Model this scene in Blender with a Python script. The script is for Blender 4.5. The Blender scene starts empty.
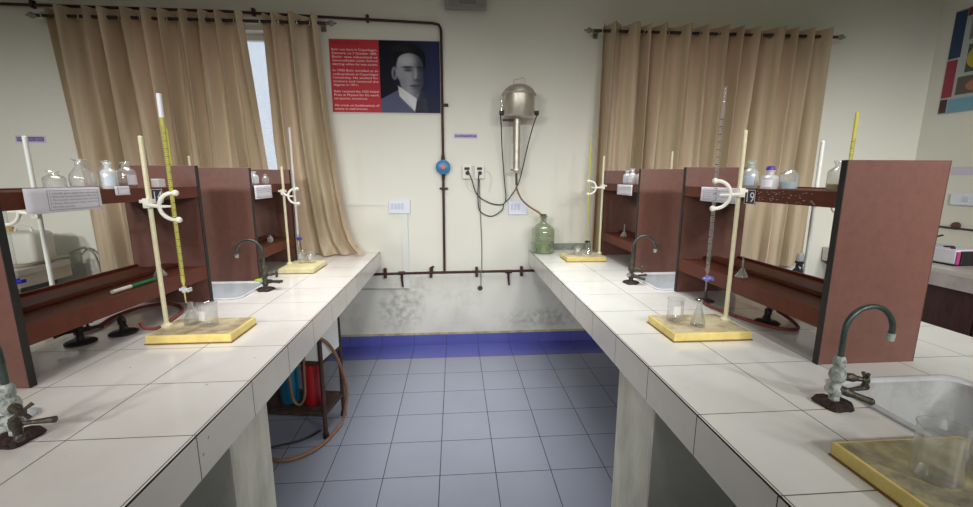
import bpy, bmesh, math, random
from mathutils import Matrix, Vector, noise
PI = math.pi
S = bpy.context.scene
C = bpy.data.collections.new('laboratory'); S.collection.children.link(C)

# ------------------------------------------------------------------ camera
def make_camera():
    pi_, ya, ro = 0.1789, 0.0748, 0.0011
    cy, sy, cp, sp = math.cos(ya), math.sin(ya), math.cos(pi_), math.sin(pi_)
    f = Vector((sy*cp, cy*cp, -sp)); r = Vector((cy, -sy, 0)); u = r.cross(f)
    r2 = r*math.cos(ro)+u*math.sin(ro); u2 = -r*math.sin(ro)+u*math.cos(ro)
    cam = bpy.data.cameras.new('camera'); o = bpy.data.objects.new('camera', cam); C.objects.link(o)
    m = Matrix(((r2.x, u2.x, -f.x, 0.0972), (r2.y, u2.y, -f.y, -3.8185), (r2.z, u2.z, -f.z, 1.5659), (0, 0, 0, 1)))
    o.matrix_world = m
    cam.sensor_width = 36; cam.lens = 419.88/973*36; cam.clip_start = 0.02
    S.camera = o
make_camera()

# ------------------------------------------------------------------ light and exposure
w = bpy.data.worlds.new('daylight'); S.world = w; w.use_nodes = True
bg = w.node_tree.nodes['Background']; bg.inputs[0].default_value = (0.80, 0.87, 1.0, 1); bg.inputs[1].default_value = 1.5
S.view_settings.view_transform = 'Standard'; S.view_settings.look = 'None'
S.view_settings.gamma = 1; S.view_settings.use_curve_mapping = False
S.view_settings.exposure = 0.0
def spot(x, y, z, tx, ty, tz, power, size, blend=1.0, rad=0.25, col=(1, 0.99, 0.965)):
    l = bpy.data.lights.new('spot', 'SPOT'); l.energy = power; l.spot_size = math.radians(size); l.spot_blend = blend
    l.shadow_soft_size = rad; l.color = col
    o = bpy.data.objects.new('added_spot', l); C.objects.link(o); o.location = (x, y, z)  # added lamp without a fixture; its cone edge darkens wall top and near floor
    o.rotation_euler = (Vector((tx, ty, tz))-Vector((x, y, z))).to_track_quat('-Z', 'Y').to_euler()
for x, tx, p in ((-3.9, -3.9, 600), (-2.6, -2.6, 520), (-1.3, -1.3, 330), (0.0, 0.0, 300), (1.3, 1.3, 330), (2.6, 2.6, 520), (3.9, 3.9, 600),
                 (3.4, -0.7, 480), (-3.4, 0.7, 480), (2.2, -1.6, 300), (-2.2, 1.6, 300)):
    spot(x, -6.4, 3.1, tx, 0, 0.72 if x == tx else 0.56, p*0.78, 39.5)
spot(0.2, -6.4, 3.1, 4.4, -0.5, 0.8, 700, 39)  # extra unseen lamp, added to brighten the right wall
def area(x, y, z, sx, sy, power, rot=(0, 0, 0), col=(1, 1, 1), spread=180):
    l = bpy.data.lights.new('area', 'AREA'); l.shape = 'RECTANGLE'; l.size = sx; l.size_y = sy; l.energy = power; l.color = col; l.spread = math.radians(spread)
    o = bpy.data.objects.new('added_fill', l); C.objects.link(o); o.location = (x, y, z); o.rotation_euler = rot  # added fill light over aisle and benches, no ceiling fitting behind it
area(0.1, -1.25, 3.15, 4.2, 1.3, 32, col=(1, 0.995, 0.98), spread=70)

# ------------------------------------------------------------------ material helpers
def srgb(c):
    return tuple(((v/255)/12.92 if v/255 <= 0.04045 else ((v/255+0.055)/1.055)**2.4) for v in c)
MATS = {}
def mat(name, col, rough=0.5, metal=0.0, noise_amt=0.0, scale=8.0, col2=None, bump=0.0, bscale=60.0, spec=0.5, stretch=None):
    if name in MATS: return MATS[name]
    m = bpy.data.materials.new(name); m.use_nodes = True; nt = m.node_tree; b = nt.nodes['Principled BSDF']
    c = srgb(col); b.inputs['Base Color'].default_value = (*c, 1)
    b.inputs['Roughness'].default_value = rough; b.inputs['Metallic'].default_value = metal
    b.inputs['Specular IOR Level'].default_value = spec
    tc = nt.nodes.new('ShaderNodeTexCoord'); mp = nt.nodes.new('ShaderNodeMapping'); nt.links.new(tc.outputs['Object'], mp.inputs[0])
    if stretch: mp.inputs['Scale'].default_value = stretch
    if noise_amt > 0:
        n = nt.nodes.new('ShaderNodeTexNoise'); n.inputs['Scale'].default_value = scale; n.inputs['Detail'].default_value = 6
        n.inputs['Roughness'].default_value = 0.65
        nt.links.new(mp.outputs[0], n.inputs[0])
        rp = nt.nodes.new('ShaderNodeMapRange'); rp.inputs[1].default_value = 0.42; rp.inputs[2].default_value = 0.68
        rp.inputs[3].default_value = 0; rp.inputs[4].default_value = noise_amt
        nt.links.new(n.outputs[0], rp.inputs[0])
        mx = nt.nodes.new('ShaderNodeMix'); mx.data_type = 'RGBA'
        mx.inputs[6].default_value = (*c, 1); mx.inputs[7].default_value = (*srgb(col2 or [v*0.5 for v in col]), 1)
        nt.links.new(rp.outputs[0], mx.inputs[0]); nt.links.new(mx.outputs[2], b.inputs['Base Color'])
    if bump > 0:
        n2 = nt.nodes.new('ShaderNodeTexNoise'); n2.inputs['Scale'].default_value = bscale; nt.links.new(mp.outputs[0], n2.inputs[0])
        bp = nt.nodes.new('ShaderNodeBump'); bp.inputs['Strength'].default_value = bump; bp.inputs['Distance'].default_value = 0.01
        nt.links.new(n2.outputs[0], bp.inputs['Height']); nt.links.new(bp.outputs[0], b.inputs['Normal'])
    MATS[name] = m; return m
def N(nt, kind, **kw):
    n = nt.nodes.new(kind)
    for k, v in kw.items(): setattr(n, k, v)
    return n
def math_(nt, op, a, b=None, c=None):
    n = nt.nodes.new('ShaderNodeMath'); n.operation = op
    for i, v in enumerate((a, b, c)):
        if v is None: continue
        if isinstance(v, (int, float)): n.inputs[i].default_value = v
        else: nt.links.new(v, n.inputs[i])
    return n.outputs[0]
def mixc(nt, fac, a, b):
    n = nt.nodes.new('ShaderNodeMix'); n.data_type = 'RGBA'
    for i, v in ((0, fac), (6, a), (7, b)):
        if isinstance(v, tuple): n.inputs[i].default_value = (*v, 1)
        elif isinstance(v, (int, float)): n.inputs[i].default_value = v
        else: nt.links.new(v, n.inputs[i])
    return n.outputs[2]
def grout(nt, coord, off, period, half):
    """1 on a joint line, 0 elsewhere"""
    t = math_(nt, 'DIVIDE', math_(nt, 'SUBTRACT', coord, off), period)
    f = math_(nt, 'FRACT', math_(nt, 'ADD', t, 0.5))
    d = math_(nt, 'ABSOLUTE', math_(nt, 'SUBTRACT', f, 0.5))
    return math_(nt, 'LESS_THAN', d, half/period)
def tile_mat(name, col, col2, joint, x0, px, y0, py, half, rough, border=None, noise_sc=2.0, dirt=0.25, vertical=False, var=0.06):
    m = bpy.data.materials.new(name); m.use_nodes = True; nt = m.node_tree; b = nt.nodes['Principled BSDF']
    g = N(nt, 'ShaderNodeNewGeometry'); sp = N(nt, 'ShaderNodeSeparateXYZ'); nt.links.new(g.outputs['Position'], sp.inputs[0])
    X, Y, Z_ = sp.outputs
    gy = grout(nt, Y, y0, py, half)
    lines = gy if vertical else math_(nt, 'MAXIMUM', grout(nt, X, x0, px, half), gy)
    n = N(nt, 'ShaderNodeTexNoise'); n.inputs['Scale'].default_value = noise_sc; n.inputs['Detail'].default_value = 8; n.inputs['Roughness'].default_value = 0.6
    nt.links.new(g.outputs['Position'], n.inputs[0])
    r = N(nt, 'ShaderNodeMapRange'); r.inputs[1].default_value = 0.45; r.inputs[2].default_value = 0.75; r.inputs[4].default_value = dirt
    nt.links.new(n.outputs[0], r.inputs[0])
    base = mixc(nt, r.outputs[0], srgb(col), srgb(col2))
    wn = N(nt, 'ShaderNodeTexWhiteNoise', noise_dimensions='2D'); cv = N(nt, 'ShaderNodeCombineXYZ')
    nt.links.new(math_(nt, 'FLOOR', math_(nt, 'DIVIDE', math_(nt, 'SUBTRACT', X, x0), px)), cv.inputs[0])
    nt.links.new(math_(nt, 'FLOOR', math_(nt, 'DIVIDE', math_(nt, 'SUBTRACT', Y, y0), py)), cv.inputs[1])
    nt.links.new(cv.outputs[0], wn.inputs[0])
    base = mixc(nt, math_(nt, 'MULTIPLY', wn.outputs[0], var), base, srgb(col2))
    if border:
        base = mixc(nt, math_(nt, 'GREATER_THAN', Y, border[0]), base, srgb(border[1]))
    # small dark specks lying about
    v = N(nt, 'ShaderNodeTexNoise'); v.inputs['Scale'].default_value = 34; v.inputs['Detail'].default_value = 2; nt.links.new(g.outputs['Position'], v.inputs[0])
    sk = math_(nt, 'GREATER_THAN', v.outputs[0], 0.775)
    base = mixc(nt, math_(nt, 'MULTIPLY', sk, 0.5), base, srgb((70, 60, 55)))
    colr = mixc(nt, lines, base, srgb(joint))
    nt.links.new(colr, b.inputs['Base Color']); 
    nt.links.new(math_(nt, 'ADD', math_(nt, 'MULTIPLY', lines, 0.5), rough), b.inputs['Roughness'])
    bp = N(nt, 'ShaderNodeBump'); bp.inputs['Strength'].default_value = 0.3; bp.inputs['Distance'].default_value = 0.002; bp.invert = True
    nt.links.new(lines, bp.inputs['Height']); nt.links.new(bp.outputs[0], b.inputs['Normal'])
    return m
def glass(name, tint=(0.985, 0.992, 0.99), haze=0.035, hcol=(0.85, 0.88, 0.88), rough=0.03):
    """thin laboratory glass: see-through wall with fresnel gloss and a slight film"""
    if name in MATS: return MATS[name]
    m = bpy.data.materials.new(name); m.use_nodes = True; nt = m.node_tree; nt.nodes.clear()
    out = N(nt, 'ShaderNodeOutputMaterial'); tr = N(nt, 'ShaderNodeBsdfTransparent'); gl = N(nt, 'ShaderNodeBsdfGlossy'); df = N(nt, 'ShaderNodeBsdfDiffuse')
    tr.inputs[0].default_value = (*tint, 1); gl.inputs['Roughness'].default_value = rough; df.inputs[0].default_value = (*hcol, 1)
    lw = N(nt, 'ShaderNodeLayerWeight'); lw.inputs[0].default_value = 0.35
    a = N(nt, 'ShaderNodeMixShader'); a.inputs[0].default_value = haze; nt.links.new(tr.outputs[0], a.inputs[1]); nt.links.new(df.outputs[0], a.inputs[2])
    b = N(nt, 'ShaderNodeMixShader'); nt.links.new(math_(nt, 'MULTIPLY_ADD', lw.outputs['Facing'], 0.42, 0.05), b.inputs[0])
    nt.links.new(a.outputs[0], b.inputs[1]); nt.links.new(gl.outputs[0], b.inputs[2]); nt.links.new(b.outputs[0], out.inputs[0])
    MATS[name] = m; return m
def cloth_mat():
    m = bpy.data.materials.new('curtain_fabric'); m.use_nodes = True; nt = m.node_tree; nt.nodes.clear()
    out = N(nt, 'ShaderNodeOutputMaterial'); d = N(nt, 'ShaderNodeBsdfDiffuse'); t = N(nt, 'ShaderNodeBsdfTranslucent'); mx = N(nt, 'ShaderNodeMixShader')
    tc = N(nt, 'ShaderNodeTexCoord'); mp = N(nt, 'ShaderNodeMapping'); mp.inputs['Scale'].default_value = (60, 60, 6); nt.links.new(tc.outputs['Object'], mp.inputs[0])
    n = N(nt, 'ShaderNodeTexNoise'); n.inputs['Scale'].default_value = 4; nt.links.new(mp.outputs[0], n.inputs[0])
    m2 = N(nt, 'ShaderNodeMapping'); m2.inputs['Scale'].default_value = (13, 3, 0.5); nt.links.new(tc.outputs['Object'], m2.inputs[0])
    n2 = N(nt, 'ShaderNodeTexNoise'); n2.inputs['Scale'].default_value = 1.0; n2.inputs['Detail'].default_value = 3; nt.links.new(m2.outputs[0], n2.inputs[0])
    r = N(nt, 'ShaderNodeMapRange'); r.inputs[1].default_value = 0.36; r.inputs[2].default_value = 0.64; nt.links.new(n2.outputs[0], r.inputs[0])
    band = mixc(nt, r.outputs[0], srgb((222, 206, 182)), srgb((180, 170, 142)))  # bands of fabric tone that also put sheen and fold shading into the colour
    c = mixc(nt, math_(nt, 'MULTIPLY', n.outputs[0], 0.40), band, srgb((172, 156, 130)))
    nt.links.new(c, d.inputs[0]); t.inputs[0].default_value = (*srgb((214, 160, 124)), 1)
    mx.inputs[0].default_value = 0.20; nt.links.new(d.outputs[0], mx.inputs[1]); nt.links.new(t.outputs[0], mx.inputs[2]); nt.links.new(mx.outputs[0], out.inputs[0])
    return m
def wall_mat(name, col, dirtcol):
    m = bpy.data.materials.new(name); m.use_nodes = True; nt = m.node_tree; b = nt.nodes['Principled BSDF']; b.inputs['Roughness'].default_value = 0.6
    g = N(nt, 'ShaderNodeNewGeometry'); sp = N(nt, 'ShaderNodeSeparateXYZ'); nt.links.new(g.outputs['Position'], sp.inputs[0])
    n = N(nt, 'ShaderNodeTexNoise'); n.inputs['Scale'].default_value = 3.2; n.inputs['Detail'].default_value = 9; n.inputs['Roughness'].default_value = 0.7
    nt.links.new(g.outputs['Position'], n.inputs[0])
    hi = N(nt, 'ShaderNodeMapRange'); hi.inputs[1].default_value = 0.50; hi.inputs[2].default_value = 0.72; hi.inputs[4].default_value = 0.65; nt.links.new(n.outputs[0], hi.inputs[0])
    low = N(nt, 'ShaderNodeMapRange'); low.inputs[1].default_value = 0.74; low.inputs[2].default_value = 0.60; nt.links.new(sp.outputs[2], low.inputs[0])
    base = mixc(nt, low.outputs[0], srgb(col), srgb((222, 222, 212)))
    fac = math_(nt, 'MULTIPLY', hi.outputs[0], math_(nt, 'MULTIPLY_ADD', low.outputs[0], 0.9, 0.05))
    c = mixc(nt, fac, base, srgb(dirtcol))
    # dark scuffed patches on the low wall
    def blob(cx, cz, rx, rz, amt):
        dx = math_(nt, 'DIVIDE', math_(nt, 'SUBTRACT', sp.outputs[0], cx), rx); dz = math_(nt, 'DIVIDE', math_(nt, 'SUBTRACT', sp.outputs[2], cz), rz)
        d = math_(nt, 'SUBTRACT', 1.0, math_(nt, 'ADD', math_(nt, 'MULTIPLY', dx, dx), math_(nt, 'MULTIPLY', dz, dz)))
        d = math_(nt, 'MAXIMUM', d, 0.0); n3 = N(nt, 'ShaderNodeTexNoise'); n3.inputs['Scale'].default_value = 18; n3.inputs['Detail'].default_value = 8; nt.links.new(g.outputs['Position'], n3.inputs[0])
        k = N(nt, 'ShaderNodeMapRange'); k.inputs[1].default_value = 0.40; k.inputs[2].default_value = 0.78; nt.links.new(n3.outputs[0], k.inputs[0])
        return math_(nt, 'MULTIPLY', math_(nt, 'MULTIPLY', d, k.outputs[0]), amt)
    for a in ((-0.42, 0.36, 0.26, 0.26, 0.75), (0.95, 0.24, 0.45, 0.12, 0.7), (-0.30, 0.55, 0.18, 0.15, 0.35), (0.1, 0.5, 0.3, 0.1, 0.2)):
        c = mixc(nt, blob(*a), c, srgb((95, 95, 88)))
    nt.links.new(c, b.inputs['Base Color'])
    bp = N(nt, 'ShaderNodeBump'); bp.inputs['Strength'].default_value = 0.15; bp.inputs['Distance'].default_value = 0.004
    nt.links.new(n.outputs[0], bp.inputs['Height']); nt.links.new(bp.outputs[0], b.inputs['Normal'])
    return m
def vcol_mat(name):
    m = bpy.data.materials.new(name); m.use_nodes = True; nt = m.node_tree; b = nt.nodes['Principled BSDF']; b.inputs['Roughness'].default_value = 0.6; b.inputs['Specular IOR Level'].default_value = 0.15
    a = N(nt, 'ShaderNodeVertexColor'); a.layer_name = 'print'; nt.links.new(a.outputs[0], b.inputs['Base Color']); return m

WALL = wall_mat('cream_wall_paint', (222, 222, 211), (186, 182, 166))
CEIL = mat('ceiling_paint', (215, 212, 200), 0.8)
FLOOR = tile_mat('grey_blue_floor_tile', (134, 139, 154), (120, 125, 140), (30, 32, 40), 0.0, 0.3, -0.0104, 0.3, 0.0022, 0.22, border=(-0.3109, (84, 88, 160)), dirt=0.35)
SKIRT = tile_mat('blue_skirting_tile', (92, 96, 176), (78, 82, 158), (40, 42, 90), 0.0, 0.3, 50, 900, 0.0012, 0.3)
TOP_R = tile_mat('white_bench_tile_right', (224, 225, 220), (194, 187, 178), (92, 86, 80), 0.785, 0.31, -2.46, 0.311, 0.0016, 0.16, noise_sc=2.6, dirt=0.35)
TOP_L = tile_mat('white_bench_tile_left', (222, 219, 215), (192, 183, 176), (92, 86, 80), -0.592, 0.312, -2.468, 0.30, 0.0016, 0.16, noise_sc=2.3, dirt=0.4)
FAS = tile_mat('white_fascia_tile', (222, 219, 211), (190, 182, 170), (70, 66, 62), 50, 900, -2.468, 0.305, 0.0018, 0.25, vertical=True, dirt=0.35)
PLASTER = mat('rough_white_plaster', (216, 215, 204), 0.85, noise_amt=0.7, scale=7, col2=(168, 166, 150), bump=0.6, bscale=30, stretch=(1, 1, 0.3))
BLACK = mat('black_edging', (22, 18, 20), 0.5)
LAM = mat('red_brown_laminate', (113, 78, 69), 0.38, noise_amt=0.5, scale=30, col2=(98, 64, 56), bump=0.05, bscale=300)
LAMIN = mat('dark_red_brown_laminate', (102, 54, 40), 0.5, noise_amt=0.4, scale=20, col2=(80, 40, 30), spec=0.2)
IRON = mat('rusty_iron_pipe', (72, 40, 34), 0.6, metal=0.2, noise_amt=0.8, scale=25, col2=(36, 22, 20), bump=0.3, bscale=120)
BRASS = mat('tarnished_brass', (88, 80, 70), 0.45, metal=0.6, noise_amt=0.8, scale=60, col2=(52, 62, 52), bump=0.4, bscale=160)
VERD = mat('green_grey_tap_spout', (74, 86, 82), 0.4, metal=0.5, noise_amt=0.6, scale=40, col2=(44, 50, 46))
SCALE = mat('limescaled_brass', (176, 182, 176), 0.6, metal=0.15, noise_amt=0.9, scale=45, col2=(78, 84, 84), bump=0.45, bscale=90)
RUST = mat('rust_flange', (56, 34, 28), 0.8, noise_amt=0.9, scale=60, col2=(24, 16, 14), bump=0.9, bscale=80)
CERAM = mat('white_ceramic', (208, 211, 216), 0.14, noise_amt=0.6, scale=5, col2=(160, 162, 162))
CERAM2 = mat('dull_grey_ceramic', (186, 188, 188), 0.25, noise_amt=0.9, scale=6, col2=(138, 138, 132), bump=0.1)
ROD = mat('cream_painted_rod', (226, 220, 186), 0.35, noise_amt=0.35, scale=30, col2=(196, 184, 140))
WROD = mat('white_painted_rod', (226, 232, 224), 0.4)
WPLAST = mat('white_plastic', (236, 234, 224), 0.35)
YBOARD = mat('yellow_painted_board', (234, 214, 132), 0.5, noise_amt=0.5, scale=14, col2=(198, 164, 92))
YTOP = mat('worn_board_top', (204, 192, 158), 0.5, noise_amt=0.9, scale=11, col2=(128, 108, 78))
PYB = mat('pale_yellow_board', (230, 222, 176), 0.5, noise_amt=0.4, scale=12, col2=(200, 180, 110))
GLASS = glass('clear_glass')
GLASSW = glass('dusty_glass', haze=0.12, hcol=(0.95, 0.95, 0.93))
GREENG = glass('greenish_glass', tint=(0.86, 0.90, 0.80), haze=0.14, hcol=(0.62, 0.68, 0.58))
YGLASS = glass('yellow_striped_glass', tint=(0.9, 0.88, 0.4), haze=0.70, hcol=(0.72, 0.68, 0.16))
STEEL = mat('brushed_stainless_steel', (200, 195, 184), 0.42, metal=0.85, noise_amt=0.3, scale=12, col2=(140, 134, 122))
PAPER = mat('white_paper', (232, 230, 240), 0.7)
INK = mat('grey_print_ink', (110, 110, 135), 0.7)
CORD = mat('black_cable', (26, 26, 24), 0.5)
REDH = mat('red_rubber_hose', (132, 62, 54), 0.6, noise_amt=0.5, scale=20, col2=(96, 44, 40))
BRNH = mat('brown_rubber_hose', (134, 98, 72), 0.55, noise_amt=0.4, scale=20, col2=(92, 62, 46))
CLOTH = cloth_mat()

# ------------------------------------------------------------------ mesh helpers
def bx(bm, x0, x1, y0, y1, z0, z1, M=None):
    r = bmesh.ops.create_cube(bm, size=1.0)['verts']
    mt = Matrix.Translation(((x0+x1)/2, (y0+y1)/2, (z0+z1)/2)) @ Matrix.Diagonal((abs(x1-x0), abs(y1-y0), abs(z1-z0), 1))
    if M: mt = M @ mt
    bmesh.ops.transform(bm, matrix=mt, verts=r); return r
def box(x0, x1, y0, y1, z0, z1, bev=0.0, seg=2):
    bm = bmesh.new(); bx(bm, x0, x1, y0, y1, z0, z1)
    if bev: bmesh.ops.bevel(bm, geom=bm.edges[:], offset=bev, segments=seg, affect='EDGES', profile=0.5)
    return bm
def tube(bm, pts, r, n=10, cap=True, closed=False):
    """round tube through points; r a number or one per point"""
    pts = [Vector(p) for p in pts]; k = len(pts); rs = r if isinstance(r, (list, tuple)) else [r]*k
    rings = []; prev = None
    for i, p in enumerate(pts):
        if closed: t = (pts[(i+1) % k]-pts[i-1]).normalized()
        else: t = ((pts[min(i+1, k-1)]-p).normalized()+(p-pts[max(i-1, 0)]).normalized())
        t = t.normalized() if t.length > 1e-9 else Vector((0, 0, 1))
        if prev is None:
            a = Vector((0, 0, 1)) if abs(t.z) < 0.9 else Vector((1, 0, 0)); nrm = (a-t*a.dot(t)).normalized()
        else:
            nrm = (prev-t*prev.dot(t)); nrm = nrm.normalized() if nrm.length > 1e-6 else prev
        prev = nrm; bn = t.cross(nrm)
        rings.append([bm.verts.new(p+(nrm*math.cos(2*PI*j/n)+bn*math.sin(2*PI*j/n))*rs[i]) for j in range(n)])
    for i in range(k if closed else k-1):
        a, b = rings[i], rings[(i+1) % k]
        for j in range(n): bm.faces.new((a[j], a[(j+1) % n], b[(j+1) % n], b[j]))
    if cap and not closed: bm.faces.new(rings[0][::-1]); bm.faces.new(rings[-1])
    return bm
def smooth_pts(pts, sub=6):
    """Catmull-Rom through points"""
    P = [Vector(p) for p in pts]; out = []
    for i in range(len(P)-1):
        a, b, c, d = P[max(i-1, 0)], P[i], P[i+1], P[min(i+2, len(P)-1)]
        for s in range(sub):
            t = s/sub; out.append(0.5*((2*b)+(c-a)*t+(2*a-5*b+4*c-d)*t*t+(3*b-a-3*c+d)*t**3))
    out.append(P[-1]); return out
def lathe(bm, prof, cx=0, cy=0, cz=0, n=24, M=None):
    """revolve (radius, z) pairs about a vertical axis"""
    rings = []
    for r, z in prof:
        if r < 1e-6: rings.append([bm.verts.new((cx, cy, cz+z))])
        else: rings.append([bm.verts.new((cx+r*math.cos(2*PI*j/n), cy+r*math.sin(2*PI*j/n), cz+z)) for j in range(n)])
    for a, b in zip(rings, rings[1:]):
        for j in range(n):
            j2 = (j+1) % n
            if len(a) == 1 and len(b) > 1: bm.faces.new((a[0], b[j], b[j2]))
            elif len(b) == 1 and len(a) > 1: bm.faces.new((a[j], a[j2], b[0]))
            elif len(a) > 1: bm.faces.new((a[j], a[j2], b[j2], b[j]))
    if M: bmesh.ops.transform(bm, matrix=M, verts=[v for r in rings for v in r])
    return bm
def obj(name, bm, m, parent=None, smooth=False, label=None):
    bmesh.ops.recalc_face_normals(bm, faces=bm.faces[:])
    me = bpy.data.meshes.new(name); bm.to_mesh(me); bm.free(); me.materials.append(m)
    if smooth:
        me.polygons.foreach_set('use_smooth', [True]*len(me.polygons))
        try: me.set_sharp_from_angle(angle=math.radians(40))
        except Exception: pass
    o = bpy.data.objects.new(name, me); C.objects.link(o)
    if parent: o.parent = parent
    if label: o['label'] = label
    return o
def thing(name, label, cat, loc=(0, 0, 0), rz=0, group=None):
    o = bpy.data.objects.new(name, None); C.objects.link(o); o.location = loc; o.rotation_euler = (0, 0, rz); o.empty_display_size = 0.05
    o['label'] = label; o['category'] = cat
    if group: o['group'] = group
    return o
def tag(o, label, cat, group=None):
    o['label'] = label; o['category'] = cat
    if group: o['group'] = group
    return o
def struct(name, bm, m, parent=None):
    o = obj(name, bm, m, parent)
    if parent is None: o['kind'] = 'structure'
    return o
FRONT = Matrix(((1, 0, 0, 0), (0, 0, -1, 0), (0, 1, 0, 0), (0, 0, 0, 1)))        # print facing -y
FACE_L = Matrix(((0, 0, -1, 0), (-1, 0, 0, 0), (0, 1, 0, 0), (0, 0, 0, 1)))      # print facing -x
FACE_R = Matrix(((0, 0, 1, 0), (1, 0, 0, 0), (0, 1, 0, 0), (0, 0, 0, 1)))        # print facing +x
def text(bm, s, size, M, align='LEFT', width=None, depth=0.0):
    cu = bpy.data.curves.new('lettering', 'FONT'); cu.body = s; cu.size = size; cu.align_x = align; cu.extrude = depth; cu.resolution_u = 3
    o = bpy.data.objects.new('lettering', cu); C.objects.link(o)
    dg = bpy.context.evaluated_depsgraph_get(); me = bpy.data.meshes.new_from_object(o.evaluated_get(dg))
    if width:
        xs = [v.co.x for v in me.vertices]
        if xs:
            k = width/(max(xs)-min(xs)); me.transform(Matrix.Diagonal((k, 1, 1, 1)))
    me.transform(M); bm.from_mesh(me); bpy.data.meshes.remove(me); bpy.data.objects.remove(o); bpy.data.curves.remove(cu)
def slab(xs, ys, z0, z1, holes):
    """flat slab with rectangular holes, one clean mesh"""
    bm = bmesh.new(); V = {}
    def v(i, j, k):
        if (i, j, k) not in V: V[i, j, k] = bm.verts.new((xs[i], ys[j], (z0, z1)[k]))
        return V[i, j, k]
    nx, ny = len(xs)-1, len(ys)-1
    def solid(i, j):
        if not (0 <= i < nx and 0 <= j < ny): return False
        cx, cy = (xs[i]+xs[i+1])/2, (ys[j]+ys[j+1])/2
        return not any(h[0] < cx < h[1] and h[2] < cy < h[3] for h in holes)
    for i in range(nx):
        for j in range(ny):
            if not solid(i, j): continue
            bm.faces.new((v(i, j, 1), v(i+1, j, 1), v(i+1, j+1, 1), v(i, j+1, 1)))
            bm.faces.new((v(i, j, 0), v(i, j+1, 0), v(i+1, j+1, 0), v(i+1, j, 0)))
            if not solid(i-1, j): bm.faces.new((v(i, j, 0), v(i, j, 1), v(i, j+1, 1), v(i, j+1, 0)))
            if not solid(i+1, j): bm.faces.new((v(i+1, j, 0), v(i+1, j+1, 0), v(i+1, j+1, 1), v(i+1, j, 1)))
            if not solid(i, j-1): bm.faces.new((v(i, j, 0), v(i+1, j, 0), v(i+1, j, 1), v(i, j, 1)))
            if not solid(i, j+1): bm.faces.new((v(i, j+1, 0), v(i, j+1, 1), v(i+1, j+1, 1), v(i+1, j+1, 0)))
    return bm

# ------------------------------------------------------------------ room shell
XL, XR, YR, ZC = -4.3, 4.52, -6.6, 3.3
struct('floor', box(XL-0.1, XR+0.1, YR-0.1, 0.2, -0.1, 0), FLOOR)
struct('ceiling', box(XL-0.1, XR+0.1, YR-0.1, 0.2, ZC, ZC+0.1), CEIL)
WIN = [(-2.80, -1.18, 0.98, 2.745), (1.52, 3.22, 0.98, 2.745)]
bm = slab([XL, WIN[0][0], WIN[0][1], WIN[1][0], WIN[1][1], XR], [0, 0.98, 2.745, ZC], -0.2, 0, [(a, b, c, d) for a, b, c, d in WIN])
bmesh.ops.transform(bm, matrix=FRONT, verts=bm.verts[:])
struct('wall_back', bm, WALL)
for v in S.objects['wall_back'].data.vertices: pass
struct('wall_left', box(XL-0.2, XL, YR, 0.2, 0, ZC), WALL)
struct('wall_right', box(XR, XR+0.2, YR, 0.2, 0, ZC), WALL)
struct('wall_front', box(XL-0.2, XR+0.2, YR-0.2, YR, 0, ZC), WALL)
struct('baseboard_back', box(XL, XR, -0.010, 0, 0, 0.098), SKIRT)
struct('trim_1', box(0.95, 2.30, -0.012, 0, 0.903, 0.962), mat('grey_cement_upstand', (140, 146, 136), 0.8, noise_amt=0.5, scale=20))
struct('trim_2', box(XL, XR, -0.004, 0, 0.098, 0.118), mat('yellowed_paint_line', (196, 186, 150), 0.7, noise_amt=0.6, scale=12))
WHITEF = mat('white_window_frame', (225, 225, 222), 0.4)
for i, (a, b, c, d) in enumerate(WIN):
    fr = bmesh.new()
    for z in (c, d-0.05): bx(fr, a, b, 0.10, 0.15, z, z+0.05)
    for x in (a, (a+b)/2-0.025, b-0.05): bx(fr, x, x+0.05, 0.10, 0.15, c+0.05, d-0.05)
    w_ = struct('window_%d' % (i+1), fr, WHITEF)
    struct('pane', box(a+0.05, b-0.05, 0.123, 0.127, c+0.05, d-0.05), glass('window_glass', tint=(0.95, 0.97, 0.98), haze=0.25, hcol=(0.9, 0.92, 0.95)), w_)

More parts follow.
